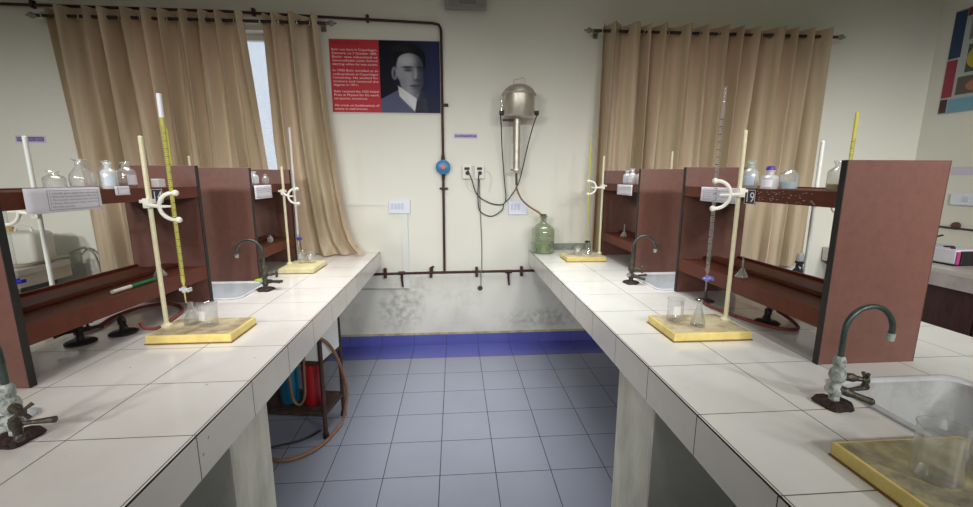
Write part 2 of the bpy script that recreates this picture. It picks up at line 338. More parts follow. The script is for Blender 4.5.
# ------------------------------------------------------------------ benches
def loop_rr(bm, cx, cy, hx, hy, r, z, n=6):
    vs = []
    for q, (sx, sy) in enumerate(((1, 1), (-1, 1), (-1, -1), (1, -1))):
        for k in range(n+1):
            a = PI/2*q+PI/2*k/n
            vs.append(bm.verts.new((cx+sx*(hx-r)+r*math.cos(a), cy+sy*(hy-r)+r*math.sin(a), z)))
    return vs
def bridge(bm, a, b):
    n = len(a)
    for j in range(n): bm.faces.new((a[j], a[(j+1) % n], b[(j+1) % n], b[j]))
SINKS = {'R': [(1.305, 1.78, -3.06, -2.605), (1.295, 1.78, -1.48, -1.03)], 'L': [(-1.60, -1.09, -3.06, -2.605), (-1.57, -1.09, -1.50, -1.09)]}
def bench(side, label, top):
    s = 1 if side == 'R' else -1
    x0, x1 = (0.78, 2.28) if s > 0 else (-2.08, -0.586)
    t = thing('laboratory_bench', label, 'bench', ((x0+x1)/2, -2.2, 0), 0, 'long tiled laboratory benches')
    cx = (x0+x1)/2
    def loc(bm): bmesh.ops.translate(bm, vec=(-cx, 2.2, 0), verts=bm.verts[:]); return bm
    hol = [(a+0.02, b-0.02, c+0.02, d-0.02) for a, b, c, d in SINKS[side]]
    xs = sorted({x0, x1, *[h[0] for h in hol], *[h[1] for h in hol]}); ys = sorted({-4.6, -0.003, *[h[2] for h in hol], *[h[3] for h in hol]})
    obj('worktop', loc(slab(xs, ys, 0.862, 0.902, hol)), top, t)
    f = x0 if s > 0 else x1; bk = x1 if s > 0 else x0
    obj('fascia', loc(box(f, f+s*0.02, -4.6, -0.003, 0.774, 0.861)), FAS, t)
    obj('fascia', loc(box(bk-s*0.02, bk, -4.6, -0.003, 0.774, 0.861)), FAS, t)
    b = bmesh.new(); bx(b, f-s*0.0015, f+s*0.004, -4.6, -0.004, 0.8965, 0.9015)
    obj('edge_line', loc(b), BLACK, t)
    b = bmesh.new(); bx(b, f-s*0.0035, f-s*0.0, -4.6, -0.004, 0.774, 0.8964)
    obj('edge_tiles', loc(b), FAS, t)
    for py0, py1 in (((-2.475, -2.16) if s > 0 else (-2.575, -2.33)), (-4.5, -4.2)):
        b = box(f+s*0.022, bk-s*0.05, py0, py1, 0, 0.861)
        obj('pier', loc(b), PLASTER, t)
        obj('shade_face', loc(box(f+s*0.030, bk-s*0.06, py0-0.008, py0, 0, 0.774)), mat('grey_shade_face', (150, 152, 146), 0.85, noise_amt=0.4, scale=6, col2=(126, 128, 120)), t)  # added thin sheet; its darker grey stands for shade on the pier's near side
    return t
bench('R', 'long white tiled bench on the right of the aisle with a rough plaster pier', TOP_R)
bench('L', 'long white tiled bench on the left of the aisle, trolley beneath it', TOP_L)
def sink(r, label, cm=CERAM):
    a, b, c, d = r; cx, cy, hx, hy = (a+b)/2, (c+d)/2, (b-a)/2, (d-c)/2
    t = thing('sink', label, 'sink', (cx, cy, 0.903), 0, 'white ceramic sinks let into the benches')
    bm = bmesh.new()
    L = [loop_rr(bm, 0, 0, *v) for v in ((hx, hy, 0.05, -0.001), (hx, hy, 0.05, 0.006), (hx-0.006, hy-0.006, 0.048, 0.009), (hx-0.018, hy-0.018, 0.045, 0.009),
         (hx-0.028, hy-0.028, 0.05, 0.0), (hx-0.036, hy-0.036, 0.055, -0.10), (hx-0.055, hy-0.055, 0.06, -0.155), (hx-0.10, hy-0.10, 0.06, -0.168), (0.03, 0.03, 0.0299, -0.172))]
    for p, q in zip(L[4:], L[5:]): bridge(bm, p, q)
    bm.faces.new(L[-1])
    for l_ in L[:4]: bmesh.ops.delete(bm, geom=l_, context='VERTS')
    obj('basin', bm, cm, t, smooth=True)
    bm = bmesh.new()
    L = [loop_rr(bm, 0, 0, *v) for v in ((hx, hy, 0.05, -0.001), (hx, hy, 0.05, 0.006), (hx-0.006, hy-0.006, 0.048, 0.009), (hx-0.018, hy-0.018, 0.045, 0.009), (hx-0.028, hy-0.028, 0.05, 0.0))]
    for p, q in zip(L, L[1:]): bridge(bm, p, q)
    obj('rim', bm, CERAM, t, smooth=True)
    dr = bmesh.new(); lathe(dr, [(0.0, -0.1695), (0.022, -0.1695), (0.028, -0.1715)], n=16); obj('drain', dr, BRASS, t, smooth=True)
    return t
sink(SINKS['R'][0], 'large white sink in the right bench, nearest the camera', CERAM2)
sink(SINKS['R'][1], 'white sink in the right bench between the two wooden racks')
sink(SINKS['L'][0], 'white sink at the left edge of the photo in front of the left rack')
sink(SINKS['L'][1], 'white sink in the left bench between the two wooden racks')

# ------------------------------------------------------------------ reagent racks
def rack(s, fx, y0, y1, label, number=None, rz=0.0, ny=None):
    """s: +1 right bench (open side faces -x), -1 left bench. Origin at the near front foot."""
    t = thing('reagent_rack', label, 'rack', (fx, y0, 0.9025), rz, 'red-brown wooden reagent racks on the benches')
    L = y1-y0; D = 0.375; H = 0.722; T = 0.020
    for ya in (0, L):
        p = obj('end_panel', box(s*0.004, s*D, ya, ya+T, 0, H, 0.001, 1), LAM, t)
        obj('edge_band', box(0, s*0.0038, ya-0.001, ya+T+0.001, 0, H), BLACK, p)
        obj('edge_band', box(s*(D+0.0002), s*(D+0.002), ya, ya+T, 0, H), mat('brown_edging', (84, 58, 50), 0.5), p)
    def tray(z0, z1, name, mm, lip, backlip):
        bm = bmesh.new()
        bx(bm, s*0.016, s*(D-0.016), T+0.0005, L-0.0005, z1-0.018, z1-0.002)
        bx(bm, s*0.002, s*0.016, T+0.0005, L-0.0005, z0, z1+lip)
        bx(bm, s*(D-0.016), s*(D-0.002), T+0.0005, L-0.0005, z0, z1+backlip)
        return obj(name, bm, mm, t)
    tray(0.562, 0.617, 'upper_shelf', LAMIN, 0.0, 0.004)
    tray(0.133, 0.200, 'lower_shelf', LAMIN, 0.0, 0.012)
    bm = box(s*0.150, s*0.225, T+0.001, L-0.001, 0.1985, 0.216, 0.003, 1); obj('divider_rail', bm, LAMIN, t)
    if number:
        M0 = FACE_L if s > 0 else FACE_R
        pl = obj('number_plate', box(-s*0.0015, s*0.0018, ny-0.033, ny+0.033, 0.549, 0.611), mat('navy_plate', (28, 34, 62), 0.4), t)
        tm = bmesh.new(); text(tm, number, 0.062, Matrix.Translation((-s*0.0024, ny, 0.559)) @ M0, 'CENTER'); obj('numerals', tm, mat('white_lettering', (240, 240, 240), 0.5), pl)
        fm = bmesh.new()
        for (ya, yb, za, zb) in ((-0.033, 0.033, 0.549, 0.551), (-0.033, 0.033, 0.609, 0.611), (-0.033, -0.031, 0.549, 0.611), (0.031, 0.033, 0.549, 0.611)):
            bx(fm, -s*0.0022, -s*0.001, ny+ya, ny+yb, za, zb)
        obj('border', fm, MATS['white_lettering'], pl)
    return t
R1 = rack(1, 1.392, -2.492, -1.507, 'large red-brown rack on the right bench bearing the number 19', '19', 0.0, 0.443)
R2 = rack(1, 1.360, -0.989, -0.300, 'shorter red-brown rack at the far end of the right bench', None)
L1 = rack(-1, -1.262, -2.469, -1.530, 'large red-brown rack on the left bench bearing the number 14', '14', -0.045, 0.650)
L2 = rack(-1, -1.175, -1.056, -0.410, 'shorter red-brown rack at the far end of the left bench', None)
# chalky scuffs on the number 19 rack
bm = bmesh.new(); rnd = random.Random(3)
for k in range(46):
    y = -0.0+rnd.uniform(0.10, 0.40); z = rnd.uniform(0.575, 0.612) if rnd.random() < .7 else rnd.uniform(0.565, 0.58); a = rnd.uniform(0.002, 0.008)
    bx(bm, -0.0006, 0.0021, y, y+a, z, z+rnd.uniform(0.001, 0.0025))
obj('chalk_mark', bm, mat('chalk', (190, 176, 166), 0.9), R1)

# ------------------------------------------------------------------ taps
def tap(x, y, s, label, near, hd=1):
    t = thing('swan_neck_tap', label, 'tap', (x, y, 0.9025), 0, 'old swan-neck laboratory taps beside the sinks')
    bm = bmesh.new(); n = 26; top = bm.verts.new((0, 0, 0.014)); rings = []
    rnd = random.Random(int(x*100)+7)
    for r0, z in ((0.046, 0.0), (0.050, 0.006), (0.038, 0.014), (0.018, 0.019)):
        rings.append([bm.verts.new((r0*(1+0.16*math.sin(3*2*PI*j/n+x)+rnd.uniform(-.05, .05))*math.cos(2*PI*j/n), r0*(1+0.1*math.sin(5*2*PI*j/n))*math.sin(2*PI*j/n), z)) for j in range(n)])
    for a, b in zip(rings, rings[1:]): bridge(bm, a, b)
    for j in range(n): bm.faces.new((rings[-1][j], rings[-1][(j+1) % n], top))
    bm.faces.new(rings[0][::-1])
    obj('flange', bm, RUST, t, smooth=True)
    bm = bmesh.new()
    lathe(bm, [(0.0, 0.012), (0.014, 0.012), (0.013, 0.030), (0.017, 0.034), (0.019, 0.050), (0.014, 0.062), (0.012, 0.074), (0.018, 0.080), (0.022, 0.094), (0.019, 0.110), (0.013, 0.118), (0.015, 0.124), (0.016, 0.142), (0.013, 0.150), (0.010, 0.154), (0, 0.154)], n=14)
    obj('body', bm, SCALE if near else BRASS, t, smooth=True)
    # upper valve with cross handle, pointing over the sink
    d = Vector((0.85, -0.5*hd, 0)).normalized()
    vb = bmesh.new(); a = Vector((0, 0, 0.094)); tube(vb, [a, a+d*0.036, a+d*0.042, a+d*0.062], [0.010, 0.013, 0.009, 0.006], 10)
    v = obj('valve', vb, BRASS, t, smooth=True)
    hb = bmesh.new(); h = a+d*0.064; u = Vector((-d.y, d.x, 0))
    for k in range(2):
        e = (u*math.cos(k*PI/2+.5)+Vector((0, 0, 1))*math.sin(k*PI/2+.5))*0.026
        tube(hb, [h-e, h-e*.3, h+e*.3, h+e], [0.0055, 0.004, 0.004, 0.0055], 8)
    tube(hb, [h-d*0.006, h+d*0.008], 0.009, 10); obj('cross_handle', hb, BRASS, v, smooth=True)
    # lower bib branch and lever
    vb = bmesh.new(); a = Vector((0, 0, 0.055)); d2 = Vector((0.75, -0.65*hd, -0.22)).normalized()
    tube(vb, [a, a+d2*0.03, a+d2*0.045, a+d2*0.085, a+d2*0.09], [0.013, 0.013, 0.009, 0.011, 0.006], 10)
    v2 = obj('branch_valve', vb, BRASS, t, smooth=True)
    hb = bmesh.new(); d3 = Vector((0.95, 0.15*hd, 0.02)).normalized(); tube(hb, [a+d2*0.02, a+d2*0.02+d3*0.04, a+d2*0.02+d3*0.085], [0.006, 0.006, 0.009], 8); obj('lever', hb, BRASS, v2, smooth=True)
    hb = bmesh.new(); tube(hb, [a-d*0.0, a-Vector((1, 0.2, 0))*0.026], [0.012, 0.014], 10); obj('plug', hb, SCALE, v2, smooth=True)
    # spout
    pts = [(0, 0, 0.150), (0, 0, 0.20)]; R = 0.074; cz = 0.228
    for k in range(0, 15):
        a_ = PI-PI*1.06*k/14; pts.append((s*(R+R*math.cos(a_)), 0, cz+R*math.sin(a_)*1.0))
    sb = bmesh.new(); tube(sb, smooth_pts(pts, 2), 0.0079, 12); sp = obj('spout', sb, VERD, t, smooth=True)
    e = Vector(pts[-1]); nb = bmesh.new(); tube(nb, [e+Vector((0, 0, 0.006)), e+Vector((0, 0, -0.016))], [0.0112, 0.0100], 12); obj('nozzle', nb, SCALE, sp, smooth=True)
    return t
tap(1.210, -2.750, 1, 'swan-neck tap beside the nearest right sink, limescaled with a rusty base', True)
tap(1.212, -1.285, 1, 'dark swan-neck tap by the sink between the right-hand racks', False)
T3 = tap(-1.036, -1.295, -1, 'swan-neck tap by the sink between the left-hand racks, lime green tag', False, -1)
tap(-1.030, -2.755, -1, 'white-crusted tap cut by the left edge of the photo', True, 1)
gb = bmesh.new(); tube(gb, [(-0.012, -0.01, 0.066), (-0.03, -0.012, 0.064), (-0.052, -0.012, 0.060)], [0.008, 0.010, 0.007], 8)
obj('green_tag', gb, mat('lime_green_plastic', (170, 205, 60), 0.5), T3, smooth=True, label='lime green plastic tag on the tap valve')

# ------------------------------------------------------------------ retort stands, clamps and burettes
def stand(bx0, bx1, by0, by1, rx, ry, ztop, boss_z, c_x, c_z, cr, label, board=YBOARD, topm=YTOP, rodm=None, near_lip=True, clamp=True):
    H = 0.036; ox, oy = rx, ry
    t = thing('retort_stand', label, 'stand', (ox, oy, 0.9025), 0, 'retort stands with yellow base boards')
    b = obj('base_board', box(bx0-ox, bx1-ox, by0-oy, by1-oy, 0.003, H, 0.003, 2), board, t)
    obj('bottom_edge', box(bx0-ox-0.003, bx1-ox+0.003, by0-oy-0.003, by1-oy+0.003, 0, 0.003), mat('brown_board_edge', (140, 104, 60), .7), b)
    obj('board_top', box(bx0-ox+0.008, bx1-ox-0.008, by0-oy+0.008, by1-oy-0.008, H, H+0.0008), topm, b)
    rb = bmesh.new(); tube(rb, [(0, 0, H+0.001), (0, 0, ztop-0.9025-0.003), (0, 0, ztop-0.9025)], [0.0088, 0.0088, 0.006], 12); obj('rod', rb, rodm or ROD, t, smooth=True)
    fb = bmesh.new(); lathe(fb, [(0, H), (0.020, H), (0.021, H+0.008), (0.013, H+0.014), (0.0095, H+0.020), (0, H+0.020)], n=14); obj('rod_foot', fb, ROD, t, smooth=True)
    if clamp:
        z = boss_z-0.9025; cz = c_z-0.9025; cx = c_x-ox; sg = 1 if cx > 0 else -1
        cb = bmesh.new()
        bx(cb, -0.016, 0.016, -0.014, 0.014, z-0.009, z+0.009)
        bx(cb, -0.012, 0.012, -0.022, -0.0095, z-0.026, z+0.012)
        bx(cb, -sg*0.034, -sg*0.018, -0.008, 0.008, z-0.006, z+0.006)
        cl = obj('clamp_boss', cb, WPLAST, t)
        ab = bmesh.new(); bulge = cx-sg*cr
        tube(ab, [(0, -0.018, z-0.014), (bulge, -0.018, cz)], 0.0075, 10)
        tube(ab, [(bulge, -0.018, cz), (cx-sg*0.012, -0.016, cz)], [0.006, 0.004], 8)
        obj('clamp_arm', ab, WPLAST, cl, smooth=True)
        gb = bmesh.new(); pts = []
        for k in range(13):
            a = PI/2+PI*k/12; pts.append((cx+sg*cr*1.05*math.cos(a), -0.018, cz+cr*math.sin(a)))
        pts = [(cx+sg*0.010, -0.018, cz+cr)]+pts+[(cx+sg*0.010, -0.018, cz-cr)]
        tube(gb, pts, 0.0078, 10); obj('clamp_jaw', gb, WPLAST, cl, smooth=True)
        for zz in (cz+cr, cz-cr):
            kb = bmesh.new(); bmesh.ops.create_icosphere(kb, subdivisions=2, radius=0.0125, matrix=Matrix.Translation((cx+sg*0.012, -0.018, zz)))
            obj('jaw_knob', kb, WPLAST, cl, smooth=True)
    return t
def burette(x, y, z0, z1, m, label, r=0.0075, marks=None, cap=None, cock=(150, 160, 200), lean=0.0):
    t = thing('burette', label, 'burette', (x, y, z0), 0, 'burettes held upright in clamps')
    H = z1-z0; bm = bmesh.new()
    lathe(bm, [(r*0.9, H), (r, H), (r, 0.095), (r*0.5, 0.080), (r*0.42, 0.045), (r*0.42, 0.030), (r*0.2, 0.0)], n=14)
    bmesh.ops.transform(bm, matrix=Matrix.Rotation(lean, 4, 'Y'), verts=bm.verts[:])
    obj('tube', bm, m, t, smooth=True)
    sb = bmesh.new(); tube(sb, [(-0.018, 0, 0.058), (0.018, 0, 0.058)], [0.006, 0.007], 8); bx(sb, 0.018, 0.024, -0.012, 0.012, 0.050, 0.066); bx(sb, -0.006, 0.006, -0.006, 0.006, 0.046, 0.070)
    obj('stopcock', sb, mat('stopcock_%d_%d_%d' % cock, cock, 0.35), t, smooth=True)
    if marks:
        mb = bmesh.new(); zz = 0.12; k = 0
        while zz < H-0.12:
            tube(mb, [(0, 0, zz), (0, 0, zz+0.0022)], r+0.0004, 12, cap=False) if k % 4 == 0 else bx(mb, -r*0.5, r*0.5, -r-0.0005, -r*0.7, zz, zz+0.0018)
            zz += 0.0075; k += 1
        obj('graduation', mb, mat('graduation_ink', (60, 62, 20), 0.6), t)
    if cap:
        cb = bmesh.new(); lathe(cb, [(r+0.0012, H-cap), (r+0.0014, H), (r, H+0.001)], n=14); obj('paper_sleeve', cb, PAPER, t, smooth=True)
    return t
stand(0.985, 1.320, -2.252, -2.012, 1.297, -2.108, 1.760, 1.512, 1.188, 1.496, 0.057, 'yellow-board stand holding the clear burette, before the number 19 rack')
burette(1.181, -2.124, 1.079, 1.925, glass('burette_glass', haze=0.10, hcol=(.8, .8, .8)), 'clear glass burette clamped before the number 19 rack', cock=(110, 110, 180), marks=True)
stand(-1.150, -0.818, -2.125, -1.905, -1.136, -2.012, 1.726, 1.470, -1.032, 1.450, 0.054, 'stand holding the white-sleeved yellow burette, nearest on the left bench')
burette(-1.036, -2.028, 1.045, 1.882, YGLASS, 'yellow-backed burette with a white sleeve, before the number 14 rack', marks=True, cap=0.088, cock=(205, 205, 210))
stand(0.985, 1.305, -0.590, -0.370, 1.300, -0.430, 1.738, 1.500, 1.186, 1.487, 0.052, 'cream stand on a yellow board at the far end of the right bench')
burette(1.184, -0.446, 0.985, 1.875, YGLASS, 'thin yellow burette against the wall at the right bench end', r=0.006, cock=(40, 40, 50))
stand(-1.133, -0.895, -0.865, -0.560, -1.118, -0.700, 1.640, 1.470, -1.028, 1.434, 0.052, 'slim stand on a pale yellow board at the far left bench end', board=PYB, topm=PYB)
burette(-1.036, -0.718, 1.072, 1.905, glass('milky_glass', haze=0.55, hcol=(.85, .84, .84)), 'milky burette with a blue stopcock at the far left bench end', r=0.008, cock=(60, 60, 150))
# nearest board with no rod in view
stand(1.000, 1.340, -3.300, -2.965, 1.320, -3.255, 1.60, 1.3, 1.25, 1.3, 0.05, 'stained yellow-board stand at the bottom right corner, large beaker on it', topm=mat('dark_stained_board_top', (196, 186, 142), 0.35, noise_amt=1.0, scale=7, col2=(98, 94, 90)), clamp=False)
# far sides of the benches
stand(1.78, 2.08, -2.05, -1.83, 1.800, -1.935, 1.735, 1.46, 1.93, 1.45, 0.055, 'white stand on the far side of the right bench, behind the 19 rack', rodm=WROD)
burette(1.934, -1.951, 1.07, 1.86, YGLASS, 'yellow burette rising behind the tall right end panel', marks=True, cock=(200, 200, 120))
stand(-1.99, -1.66, -1.98, -1.76, -1.690, -1.870, 1.735, 1.42, -1.81, 1.42, 0.055, 'white stand on the far side of the left bench, behind the 14 rack', rodm=WROD)
burette(-1.812, -1.886, 1.06, 1.50, glass('burette_glass'), 'clear burette with a blue stopcock behind the left rack', cock=(40, 40, 170))
stand(-2.02, -1.72, -0.72, -0.50, -1.790, -0.600, 1.715, 1.45, -1.90, 1.44, 0.055, 'stand on the far side of the left bench, its white tip over the rack')
burette(-1.905, -0.616, 1.08, 1.90, YGLASS, 'yellow burette on the far side of the left bench, near the curtains', cock=(205, 205, 210))
stand(1.76, 2.06, -0.72, -0.50, 1.78, -0.60, 1.765, 1.45, 1.89, 1.44, 0.055, 'stand on the far side of the right bench near the curtains', clamp=False)

# ------------------------------------------------------------------ glassware
def shell(prof, n=24, th=0.0016):
    """hollow vessel: outer profile then the inner one back down"""
    bm = bmesh.new(); inner = [(max(r-th, 0.0), z+(th if i == 0 else 0)) for i, (r, z) in enumerate(prof)]
    inner = [(0.0, prof[0][1]+th*1.5)]+[(max(r-th, 0.0005), max(z, prof[0][1]+th*1.5)) for r, z in prof[1:]]
    lathe(bm, [(0, prof[0][1])]+prof+inner[::-1], n=n); return bm
def liquid(prof, z, m, parent):
    pr = []
    for (r0, z0), (r1, z1) in zip(prof, prof[1:]):
        if z0 > z: break
        pr.append((max(r0-0.003, 0.001), max(z0, 0.003)))
        if z1 > z: k = (z-z0)/(z1-z0); pr.append((max(r0+(r1-r0)*k-0.003, 0.001), z)); break
    bm = bmesh.new(); lathe(bm, [(0, 0.003)]+pr+[(0, z)], n=20); return obj('liquid', bm, m, parent, smooth=True)
def beaker(x, y, z, r, h, label, m=GLASS, group='glass beakers on the stand boards', mark=True, liq=None):
    t = thing('beaker', label, 'beaker', (x, y, z), 0, group)
    pr = [(r*0.9, 0), (r, r*0.12), (r, h*0.93), (r*1.07, h), (r*1.05, h)]
    obj('vessel', shell(pr), m, t, smooth=True)
    if mark:
        b = bmesh.new(); n = 8
        for k in range(n):
            a0, a1 = -2.3+0.9*k/n, -2.3+0.9*(k+1)/n; R = r+0.0006
            b.faces.new([b.verts.new(v) for v in ((R*math.cos(a0), R*math.sin(a0), h*.35), (R*math.cos(a1), R*math.sin(a1), h*.35), (R*math.cos(a1), R*math.sin(a1), h*.75), (R*math.cos(a0), R*math.sin(a0), h*.75))])
        obj('marking_patch', b, glass('frosted_patch', haze=0.55, hcol=(.9, .9, .92)), t)
    return t
def flask(x, y, z, r, h, label, m=GLASS, group='conical flasks on the stand boards', liq=True):
    t = thing('conical_flask', label, 'flask', (x, y, z), 0, group)
    pr = [(r*0.9, 0), (r, h*0.06), (r*0.94, h*0.16), (r*0.42, h*0.66), (r*0.36, h*0.74), (r*0.36, h*0.95), (r*0.46, h), (r*0.42, h)]
    obj('vessel', shell(pr), m, t, smooth=True)
    return t
ZB = 0.9025+0.037
beaker(1.068, -2.095, ZB, 0.034, 0.100, 'beaker left of the small flask, in front of rack 19')
flask(1.134, -2.165, ZB, 0.031, 0.115, 'small conical flask right of a beaker, on the right bench')
flask(-1.045, -1.990, ZB, 0.031, 0.100, 'small conical flask under the yellow burette tip, left bench')
beaker(-0.958, -2.020, ZB, 0.036, 0.100, 'beaker right of the small flask, in front of rack 14')
beaker(1.110, -0.450, ZB, 0.032, 0.070, 'small beaker on the board at the far right bench end')
flask(1.192, -0.480, ZB, 0.028, 0.095, 'conical flask on the board at the far right bench end')
beaker(-1.040, -0.660, ZB, 0.030, 0.095, 'left of two beakers on the pale board, far left bench', group='pair of beakers on the pale board')
beaker(-0.975, -0.655, ZB, 0.030, 0.085, 'right of two beakers on the pale board, far left bench', group='pair of beakers on the pale board')
beaker(1.112, -3.095, ZB, 0.042, 0.115, 'large beaker on the stained board at the bottom right of the photo', mark=False, m=glass('thick_glass', haze=0.05))
beaker(1.222, -3.120, ZB, 0.046, 0.110, 'second large beaker cut off by the right edge of the photo', mark=False, m=MATS['thick_glass'])
def funnel(x, y, z, label, h=0.10, r=0.030):
    t = tag(obj('glass_funnel', shell([(r, 0), (r*0.95, 0.006), (0.006, 0.042), (0.004, 0.046), (0.0035, h)], 18, 0.0012), GLASSW, None, smooth=True), label, 'funnel', 'glass funnels upturned on the lower shelves')
    t.location = (x, y, z)
ZS = 0.9025+0.1992
funnel(-1.315, -1.745, ZS, 'upturned glass funnel behind the nearest left stand rod')
funnel(1.455, -1.965, ZS, 'upturned glass funnel on the lower shelf of rack 19')
funnel(1.450, -0.560, ZS, 'upturned glass funnel on the lower shelf of the far right rack')
def small_bottle(x, y, z, label, r, h, m=GLASSW, liq=None, liqm=None, lab=None, cap=None, group=None, round_=False, labside=0.0, tall=0.62, stopper=False):
    t = thing('reagent_bottle', label, 'bottle', (x, y, z), 0, group)
    if round_: pr = [(r*0.7, 0), (r*0.92, h*0.10), (r, h*0.30), (r*0.92, h*0.48), (r*0.6, h*0.66), (r*0.42, h*0.74), (r*0.40, h*0.92), (r*0.62, h*0.97), (r*0.6, h)]
    else: pr = [(r*0.92, 0), (r, h*0.04), (r, h*tall), (r*0.85, h*(tall+0.07)), (r*0.45, h*(tall+0.17)), (r*0.42, h*0.92), (r*0.58, h*0.94), (r*0.56, h)]
    obj('bottle_body', shell(pr, 22), m, t, smooth=True)
    if liq: liquid(pr, h*liq, liqm, t)
    if lab:
        b = bmesh.new(); n = 8; R = r+0.0008
        for k in range(n):
            a0, a1 = labside-0.65+1.3*k/n, labside-0.65+1.3*(k+1)/n
            b.faces.new([b.verts.new(v) for v in ((R*math.cos(a0), R*math.sin(a0), h*.12), (R*math.cos(a1), R*math.sin(a1), h*.12), (R*math.cos(a1), R*math.sin(a1), h*.5), (R*math.cos(a0), R*math.sin(a0), h*.5))])
        obj('label', b, lab, t)
    if cap:
        b = bmesh.new(); lathe(b, [(0, h*0.98), (r*0.5, h*0.98), (r*0.52, h*1.12), (r*0.36, h*1.22), (0, h*1.24)], n=14); obj('cap', b, cap, t, smooth=True)
    if stopper:
        b = bmesh.new(); lathe(b, [(0, h*0.9), (r*0.36, h*0.94), (r*0.40, h*1.01), (r*0.62, h*1.04), (r*0.62, h*1.08), (0, h*1.08)], n=14); obj('stopper', b, m, t, smooth=True)
    return t
ZU = 0.9025+0.6165
GB = 'glass bottles on the top shelf of rack 14'
CLOUD = glass('cloudy_glass', haze=0.6, hcol=(.86, .88, .88))
AMB = mat('amber_liquid', (132, 84, 30), 0.1); YEL = mat('yellow_liquid', (214, 190, 30), 0.1); PALE = mat('pale_liquid', (196, 206, 190), 0.2)
BLUEP = mat('pale_blue_paper', (206, 222, 236), 0.6)
small_bottle(-1.425, -2.075, ZU, 'low clear bottle, leftmost on the top shelf of rack 14', 0.034, 0.070, GLASSW, group=GB)
small_bottle(-1.375, -2.012+.0, ZU, 'round-bellied clear flask bottle with a wide lip on rack 14', 0.042, 0.118, GLASSW, group=GB, round_=True)
small_bottle(-1.310, -1.965, ZU, 'cloudy white bottle hung with a white label on rack 14', 0.027, 0.105, CLOUD, lab=BLUEP, group=GB, labside=-0.9)
small_bottle(-1.380, -1.880, ZU, 'bottle with a pale blue label on rack 14, between two others', 0.032, 0.115, GLASSW, lab=BLUEP, group=GB, labside=-0.8, liq=0.15, liqm=PALE)
small_bottle(-1.375, -1.780, ZU, 'bottle with brown liquid and a white label on rack 14', 0.034, 0.115, GLASSW, lab=PAPER, group=GB, labside=-0.3, liq=0.2, liqm=AMB)
GR = 'bottles on the top shelf of rack 19'
small_bottle(1.450, -1.955, ZU, 'greenish stoppered glass bottle on rack 19 above the number', 0.034, 0.115, glass('grey_green_glass', haze=0.45, hcol=(.72, .76, .72)), group=GR, stopper=True, lab=BLUEP, labside=PI+.8)
small_bottle(1.425, -2.110, ZU, 'white bottle with a purple cap on rack 19', 0.033, 0.078, CLOUD, group=GR, cap=mat('purple_cap', (84, 58, 160), 0.35), lab=PAPER, labside=PI+.6)
small_bottle(1.500, -2.125, ZU, 'wide jar of pale blue liquid on rack 19', 0.034, 0.078, GLASSW, group=GR, liq=0.4, liqm=mat('pale_blue_liquid', (178, 206, 216), 0.2), tall=0.8)
small_bottle(1.530, -2.325, ZU, 'bottle of yellow liquid beside the tall right end panel', 0.036, 0.110, GLASSW, group=GR, liq=0.22, liqm=YEL)
b_ = tag(obj('plastic_box', box(-1.318, -1.282, -1.72, -1.672, ZU, ZU+0.040, 0.004), CLOUD), 'small cloudy plastic box at the far end of rack 14', 'box')
GF = 'bottles at the far right rack'
small_bottle(1.415, -0.640, ZU, 'cloudy bottle on the far right rack, left one', 0.030, 0.100, CLOUD, group=GF, lab=BLUEP, labside=PI+.6)
small_bottle(1.410, -0.745, ZU, 'cloudy bottle on the far right rack, middle one', 0.030, 0.105, CLOUD, group=GF, lab=PAPER, labside=PI+.6, stopper=True)
small_bottle(1.430, -0.850, ZU, 'pinkish cloudy bottle on the far right rack, right one', 0.032, 0.100, glass('pinkish_glass', haze=0.6, hcol=(.85, .76, .76)), group=GF)
GL_ = 'bottles at the far left rack'
small_bottle(-1.225, -0.965, ZU, 'white stoppered bottle on the far left rack by the near panel', 0.028, 0.100, CLOUD, group=GL_, lab=PAPER, labside=-.5, stopper=True)
small_bottle(-1.230, -0.880, ZU, 'second white bottle on the far left rack', 0.028, 0.085, CLOUD, group=GL_, lab=PAPER, labside=-.5)
small_bottle(-1.235, -0.700, ZU, 'clear little bottle on the far left rack beyond the paper', 0.024, 0.070, GLASSW, group=GL_)
small_bottle(-1.240, -0.700, ZS, 'small bottle with a black cap on the far left lower shelf', 0.020, 0.055, GLASSW, cap=BLACK, group='small bottles on the far left lower shelf')
small_bottle(-1.240, -0.930, ZS, 'slim milky bottle on the far left lower shelf', 0.013, 0.085, CLOUD, group='small bottles on the far left lower shelf')
small_bottle(2.045, -1.62, 0.9025, 'dark bottle with a white label behind the number 19 rack', 0.040, 0.20, mat('dark_bottle_glass', (34, 36, 44), 0.2), lab=PAPER, labside=PI+.8, cap=mat('grey_cap', (150, 148, 146), .4), group=None)

